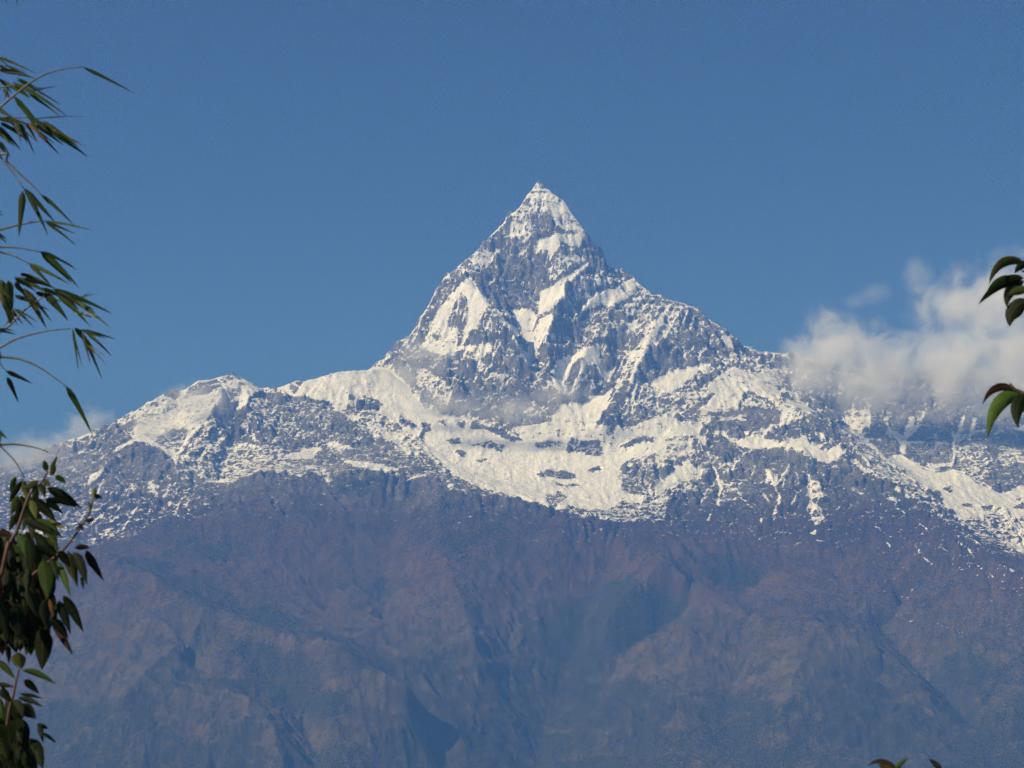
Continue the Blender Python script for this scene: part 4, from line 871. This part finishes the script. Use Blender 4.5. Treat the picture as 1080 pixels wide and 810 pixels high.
    # the rest of the plant, beyond the edge of the view
    for i in range(26):
        z = prng.uniform(2.2, 5.6); a = prng.uniform(0, 6.28); far = cpt(z); L = prng.uniform(.35, .8)
        e = far + Vector((math.cos(a) * L * .8 - .25, math.sin(a) * L, prng.uniform(.05, .3)))
        if e.x > -1.55 * e.y / 5.4 and e.y > 0: e.x = -1.6 * e.y / 5.4 - .2
        m_ = far.lerp(e, .5) + Vector((0, 0, .12))
        sh = Sheet(); tw = smooth([far, m_, e], 5); sh.tube(tw, .004, .0012, n=5); br = sh.build('branch', M_TWIG, root); fo = Sheet()
        for k in range(16):
            p = tw[prng.randrange(3, len(tw))]; d = Vector((prng.uniform(-1, .3), prng.uniform(-1, 1), prng.uniform(-1.1, -.1))).normalized() * prng.uniform(.09, .17)
            fo.leaf(p, p + d * .5 + Vector((0, 0, .01)), p + d, prng.uniform(.010, .017), prng.uniform(-1, 1), .2, tint(prng.choice('dvvgg')), 'lance', 7)
        fo.build('foliage', M_BAM, br)
bamboo()

def shrub():
    Yb = 4.5
    root = empty('shrub', (-1.2, Yb + .25, 0), 'dark leafy shrub with drooping broad leaves and reddish stems', 'shrub')
    S = 4.05; O = (0, 470)
    base = Vector((-1.2, Yb + .25, 0))
    def stem(name_pts, o, s, r0, r1, Y):
        pw = [world_pt(o[0] + x / s, o[1] + y / s, Y) for x, y in name_pts]
        sh = Sheet(); sh.tube(smooth([base + Vector((prng.uniform(-.03, .03), 0, 0)), base.lerp(pw[0], .6) + Vector((-.08, .12, 0))] + pw, 6), r0 * .45, r1 * .65, n=8)
        return sh.build('stem', M_STEM, root)
    s1 = stem([(-10,640),(40,430),(72,365),(105,265),(132,200),(175,160),(205,110)], O, S, .012, .0028, Yb)
    L1 = [(200,110,188,62,28,'p'),(215,112,246,42,22,'p'),(235,130,282,160,30,'v'),(165,150,98,188,36,'o'),(165,165,192,222,42,'o'),(215,128,240,85,30,'o'),(185,150,215,175,30,'o'),
          (200,180,347,268,46,'d'),(190,232,330,268,30,'d'),(140,222,242,328,62,'d'),(100,320,262,388,42,'d'),(170,318,266,392,32,'d'),(115,270,140,310,36,'d'),(70,370,125,492,58,'v'),(120,395,135,545,48,'d'),
          (170,250,155,330,22,'r'),(-10,365,50,382,38,'r'),(20,515,52,665,66,'o'),(-10,560,10,690,60,'o')]
    fo = Sheet()
    for q in L1: traced_leaf(fo, O, S, *q, Yb + prng.uniform(-.06, .06), kind='oval', sag=.1)
    fo2 = fo
    for k in range(26):
        x = prng.uniform(60, 215); y = prng.uniform(130, 400); ln = prng.uniform(70, 130); a = prng.uniform(-.6, 1.2)
        traced_leaf(fo2, O, S, x, y, x + ln * math.sin(a), y + ln * math.cos(a), prng.uniform(26, 44), prng.choice('ddvogp'), Yb + prng.uniform(-.05, .12), kind='oval', sag=.1)
    fo2.build('foliage', M_LEAF, s1)
    s2 = stem([(-60,700),(60,620),(150,545),(185,515),(265,450),(330,370),(380,290),(402,212)], O, S, .011, .0022, Yb + .02)
    L2 = [(400,232,402,176,28,'p'),(402,215,437,226,24,'v'),(388,280,376,238,22,'p'),(365,325,407,316,20,'d'),(345,340,322,362,13,'r'),(338,330,356,368,15,'r'),(320,438,387,436,28,'r'),
          (368,448,442,578,50,'r'),(290,450,332,608,46,'d'),(310,455,372,594,52,'d'),(280,470,322,584,42,'o'),(345,560,357,618,16,'d'),(182,488,202,658,72,'v'),(240,490,302,645,36,'g'),(110,540,142,636,52,'o'),
          (210,655,226,732,26,'b'),(270,640,357,798,45,'d'),(250,660,302,806,42,'d'),(220,740,292,824,46,'d'),(200,650,205,790,60,'d'),(250,450,300,520,40,'d'),(150,440,250,480,44,'d'),(210,480,250,580,40,'d')]
    fo = Sheet()
    for q in L2: traced_leaf(fo, O, S, *q, Yb - .05 + prng.uniform(-.06, .06), kind='oval', sag=.1)
    fo.build('foliage', M_LEAF, s2)
    # inner leaves, mostly in the tint darkened to paint their shade
    s3 = stem([(-30,800),(0,560),(60,450),(120,380)], O, S, .012, .003, Yb + .12); fo = Sheet()
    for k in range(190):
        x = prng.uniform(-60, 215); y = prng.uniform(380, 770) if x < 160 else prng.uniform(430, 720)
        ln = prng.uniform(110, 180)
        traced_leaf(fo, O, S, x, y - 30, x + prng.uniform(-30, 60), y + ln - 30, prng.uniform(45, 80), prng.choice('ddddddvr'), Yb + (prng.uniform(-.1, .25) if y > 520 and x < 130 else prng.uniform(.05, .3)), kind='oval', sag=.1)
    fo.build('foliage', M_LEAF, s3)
    O2, S2 = (0, 640), 4.76
    s4 = stem([(-10,900),(20,810),(40,560),(68,440),(80,380),(97,310)], O2, S2, .011, .0025, Yb - .02)
    L3 = [(260,68,367,243,46,'r'),(215,105,210,318,96,'d'),(120,105,150,238,82,'d'),(92,228,108,312,78,'o'),(-20,265,77,362,42,'g'),(110,320,282,392,46,'v'),(120,368,197,438,42,'d'),(-20,388,72,402,26,'d'),
          (100,438,217,462,24,'d'),(90,458,217,504,30,'d'),(-10,455,12,545,44,'v'),(100,490,182,562,72,'d'),(82,558,102,724,78,'o'),(8,588,42,776,92,'o'),(185,590,242,612,36,'d'),(215,632,287,686,20,'d'),(190,600,217,684,30,'d'),
          (110,620,142,762,42,'d'),(155,688,208,742,32,'p'),(150,660,217,815,82,'d'),(30,720,102,830,72,'d'),(-10,740,22,830,62,'d'),(30,190,45,290,40,'d'),(-10,60,30,180,60,'d'),(40,40,60,190,70,'d'),(10,400,60,480,60,'d'),(60,470,120,560,60,'d'),(0,520,60,600,60,'d'),(110,700,190,840,70,'d'),(150,780,200,900,60,'d')]
    fo = Sheet()
    for q in L3: traced_leaf(fo, O2, S2, *q, Yb - .02 + prng.uniform(-.06, .06), kind='oval', sag=.1)
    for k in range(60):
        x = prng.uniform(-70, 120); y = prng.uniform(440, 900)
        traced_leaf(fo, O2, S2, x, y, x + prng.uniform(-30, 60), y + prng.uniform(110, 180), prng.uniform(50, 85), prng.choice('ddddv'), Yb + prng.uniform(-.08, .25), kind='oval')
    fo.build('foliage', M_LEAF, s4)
shrub()

def side_tree():
    Y = 5.0; bx = 1.75
    root = empty('tree', (bx, Y + .1, 0), 'broad leaved tree holding out two sprigs of curling leaves before the clouds', 'tree')
    sh = Sheet(); sh.tube(smooth([(bx, Y + .1, 0), (bx + .05, Y + .1, 1), (bx - .03, Y + .08, 2), (bx + .04, Y + .05, 3.2), (bx + .02, Y, 4.0)], 6), .055, .02, n=12); sh.build('trunk', M_BARK, root)
    O, S = (1000, 260), 3.86
    SP = [([(420,60),(350,100),(300,100)], 2.9, [(312,70,166,154,46,'o',(205,25)),(309,128,122,237,50,'d',(215,130)),(312,140,240,248,56,'d',(230,170)),(330,175,235,208,44,'v',(280,170)),(325,212,250,326,84,'d',(240,250)),(340,60,270,110,40,'d',(290,70)),(250,120,155,190,30,'v',(190,140))]),
          ([(420,640),(340,615),(309,600),(270,580),(252,557)], 2.7, [(270,580,140,643,36,'r',(180,545)),(306,596,160,782,76,'g',(175,590)),(312,598,286,738,62,'d',(262,650)),(262,575,250,552,10,'d',(255,565)),(330,610,330,700,60,'d',(300,640))])]
    for tw, z, lv in SP:
        pw = [world_pt(O[0] + x / S, O[1] + y / S, Y) for x, y in tw]
        sh = Sheet(); sh.tube(smooth([Vector((bx, Y + .08, pw[0].z - .25)), Vector((bx - .2, Y + .05, pw[0].z - .1))] + pw, 5), .011, .002, n=8); br = sh.build('branch', M_BARK, root); fo = Sheet()
        for x0, y0, x1, y1, w_, c, mid in lv: traced_leaf(fo, O, S, x0, y0, x1, y1, w_, c, Y + prng.uniform(-.03, .03), mid=mid, kind='oval', rollr=.4)
        fo.build('foliage', M_LEAF, br)
    for i in range(16):
        z = prng.uniform(1.9, 4.1); a = prng.uniform(-1.5, 1.5); L = prng.uniform(.4, 1.0); far = Vector((bx, Y + .07, z)); e = far + Vector((math.cos(a) * L + .15, math.sin(a) * L, .2))
        tw = smooth([far, far.lerp(e, .5) + Vector((0, 0, .08)), e], 5); sh = Sheet(); sh.tube(tw, .01, .002, n=6); br = sh.build('branch', M_BARK, root); fo = Sheet()
        for k in range(12):
            p = tw[prng.randrange(4, len(tw))]; d = Vector((prng.uniform(-.3, 1), prng.uniform(-1, 1), prng.uniform(-.9, .1))).normalized() * prng.uniform(.10, .16)
            fo.leaf(p, p + d * .5 + Vector((0, 0, .03)), p + d, prng.uniform(.04, .06), prng.uniform(-1, 1), .2, tint(prng.choice('ddvg')), 'oval', 7)
        fo.build('foliage', M_LEAF, br)
side_tree()

def sapling(px, lv, label):
    Y = 4.8; O, S = (900, 780), 9.82
    top = world_pt(O[0] + px / S, O[1] + 330 / S, Y)
    root = empty('sapling', (top.x, Y, 0), label, 'sapling')
    sh = Sheet(); sh.tube(smooth([(top.x, Y, 0), (top.x + .02, Y, .7), (top.x - .01, Y, 1.3), top], 6), .009, .0025, n=8); st = sh.build('stem', M_STEM, root)
    fo = Sheet()
    for x0, y0, x1, y1, w_, c, mid in lv: traced_leaf(fo, O, S, x0, y0, x1, y1, w_, c, Y, mid=mid, kind='oval', rollr=.3)
    for k in range(18):
        z = prng.uniform(.8, top.z - .06); a = prng.uniform(0, 6.28); d = Vector((math.cos(a), math.sin(a), prng.uniform(-.5, .25))) * .12; p = Vector((top.x, Y, z))
        fo.leaf(p, p + d * .5 + Vector((0, 0, .02)), p + d, .04, prng.uniform(-.5, .5), .2, tint(prng.choice('dvgr')), 'oval', 7)
    fo.build('foliage', M_LEAF, st)
sapling(420, [(480,340,150,272,62,'r',(290,150)),(430,310,578,192,62,'g',(480,230)),(420,330,255,258,70,'o',(330,290)),(430,330,520,300,50,'d',(470,300))], 'young plant whose dark red and bright green leaf tips rise over the lower frame edge')
sapling(960, [(930,340,782,206,62,'d',(840,230)),(940,340,960,288,40,'v',(950,310)),(950,350,1080,330,60,'d',(1010,300))], 'young plant showing only one small dull green leaf tip, beside the red tipped one')

# ------------------------------------------------------------------ birds far out over the valley
M_BIRD = flat_mat('dark_feathers', (.012, .011, .010), (.03, .026, .022), 8)
def bird(px, py, Y, rz, label):
    c = world_pt(px, py, Y); bm = []; fc = []
    ring = [(-.13, .008), (-.09, .03), (-.02, .045), (.05, .04), (.10, .028), (.13, .022), (.16, .006)]
    for x, r in ring:
        for k in range(8): a = k * math.pi / 4; bm.append((x, r * math.cos(a), r * .9 * math.sin(a)))
    for i in range(len(ring) - 1):
        for k in range(8): fc.append((i * 8 + k, i * 8 + (k + 1) % 8, i * 8 + 8 + (k + 1) % 8, i * 8 + 8 + k))
    fc += [tuple(range(8))[::-1], tuple(range(len(ring) * 8 - 8, len(ring) * 8))]
    def mesh(name, v, f, parent=None):
        me = bpy.data.meshes.new(name); me.from_pydata(v, [], f); me.materials.append(M_BIRD)
        o = bpy.data.objects.new(name, me); COL.objects.link(o)
        if parent: o.parent = parent
        return o
    b = mesh('bird', bm, fc); b.location = c; b.rotation_euler = (0, 0, rz); prop(b, label, 'bird', 'birds soaring in the open sky')
    for sg in (-1, 1):
        st = [(0, .07, -.05, .01), (.14, .085, -.045, .07), (.28, .05, -.05, .08), (.40, .0, -.05, .05)]
        v = []
        for y, xf, xb, z in st:
            for dz in (.006, -.006): v += [(xf, sg * (y + .02), z + dz), (xb, sg * (y + .02), z + dz)]
        f = []
        for i in range(3):
            a, n = i * 4, i * 4 + 4
            f += [(a, a + 1, n + 1, n), (a + 2, n + 2, n + 3, a + 3), (a, n, n + 2, a + 2), (a + 1, a + 3, n + 3, n + 1)]
        f += [(0, 2, 3, 1), (12, 13, 15, 14)]
        mesh('wing', v, f, b)
    mesh('tail', [(-.12, .02, 0), (-.12, -.02, 0), (-.23, -.045, 0), (-.23, .045, 0), (-.12, .02, .008), (-.12, -.02, .008), (-.23, -.045, .008), (-.23, .045, .008)],
         [(0, 1, 2, 3), (4, 7, 6, 5), (0, 4, 5, 1), (1, 5, 6, 2), (2, 6, 7, 3), (3, 7, 4, 0)], b)
bird(1047, 192, 640, .6, 'tiny dark bird in the open sky above the big cloud bank')
bird(848, 100, 760, 2.2, 'tiny dark bird highest in the sky, far above the east ridge')
bird(80, 402, 560, 1.1, 'tiny dark bird beside the tip of the lowest bamboo leaf')
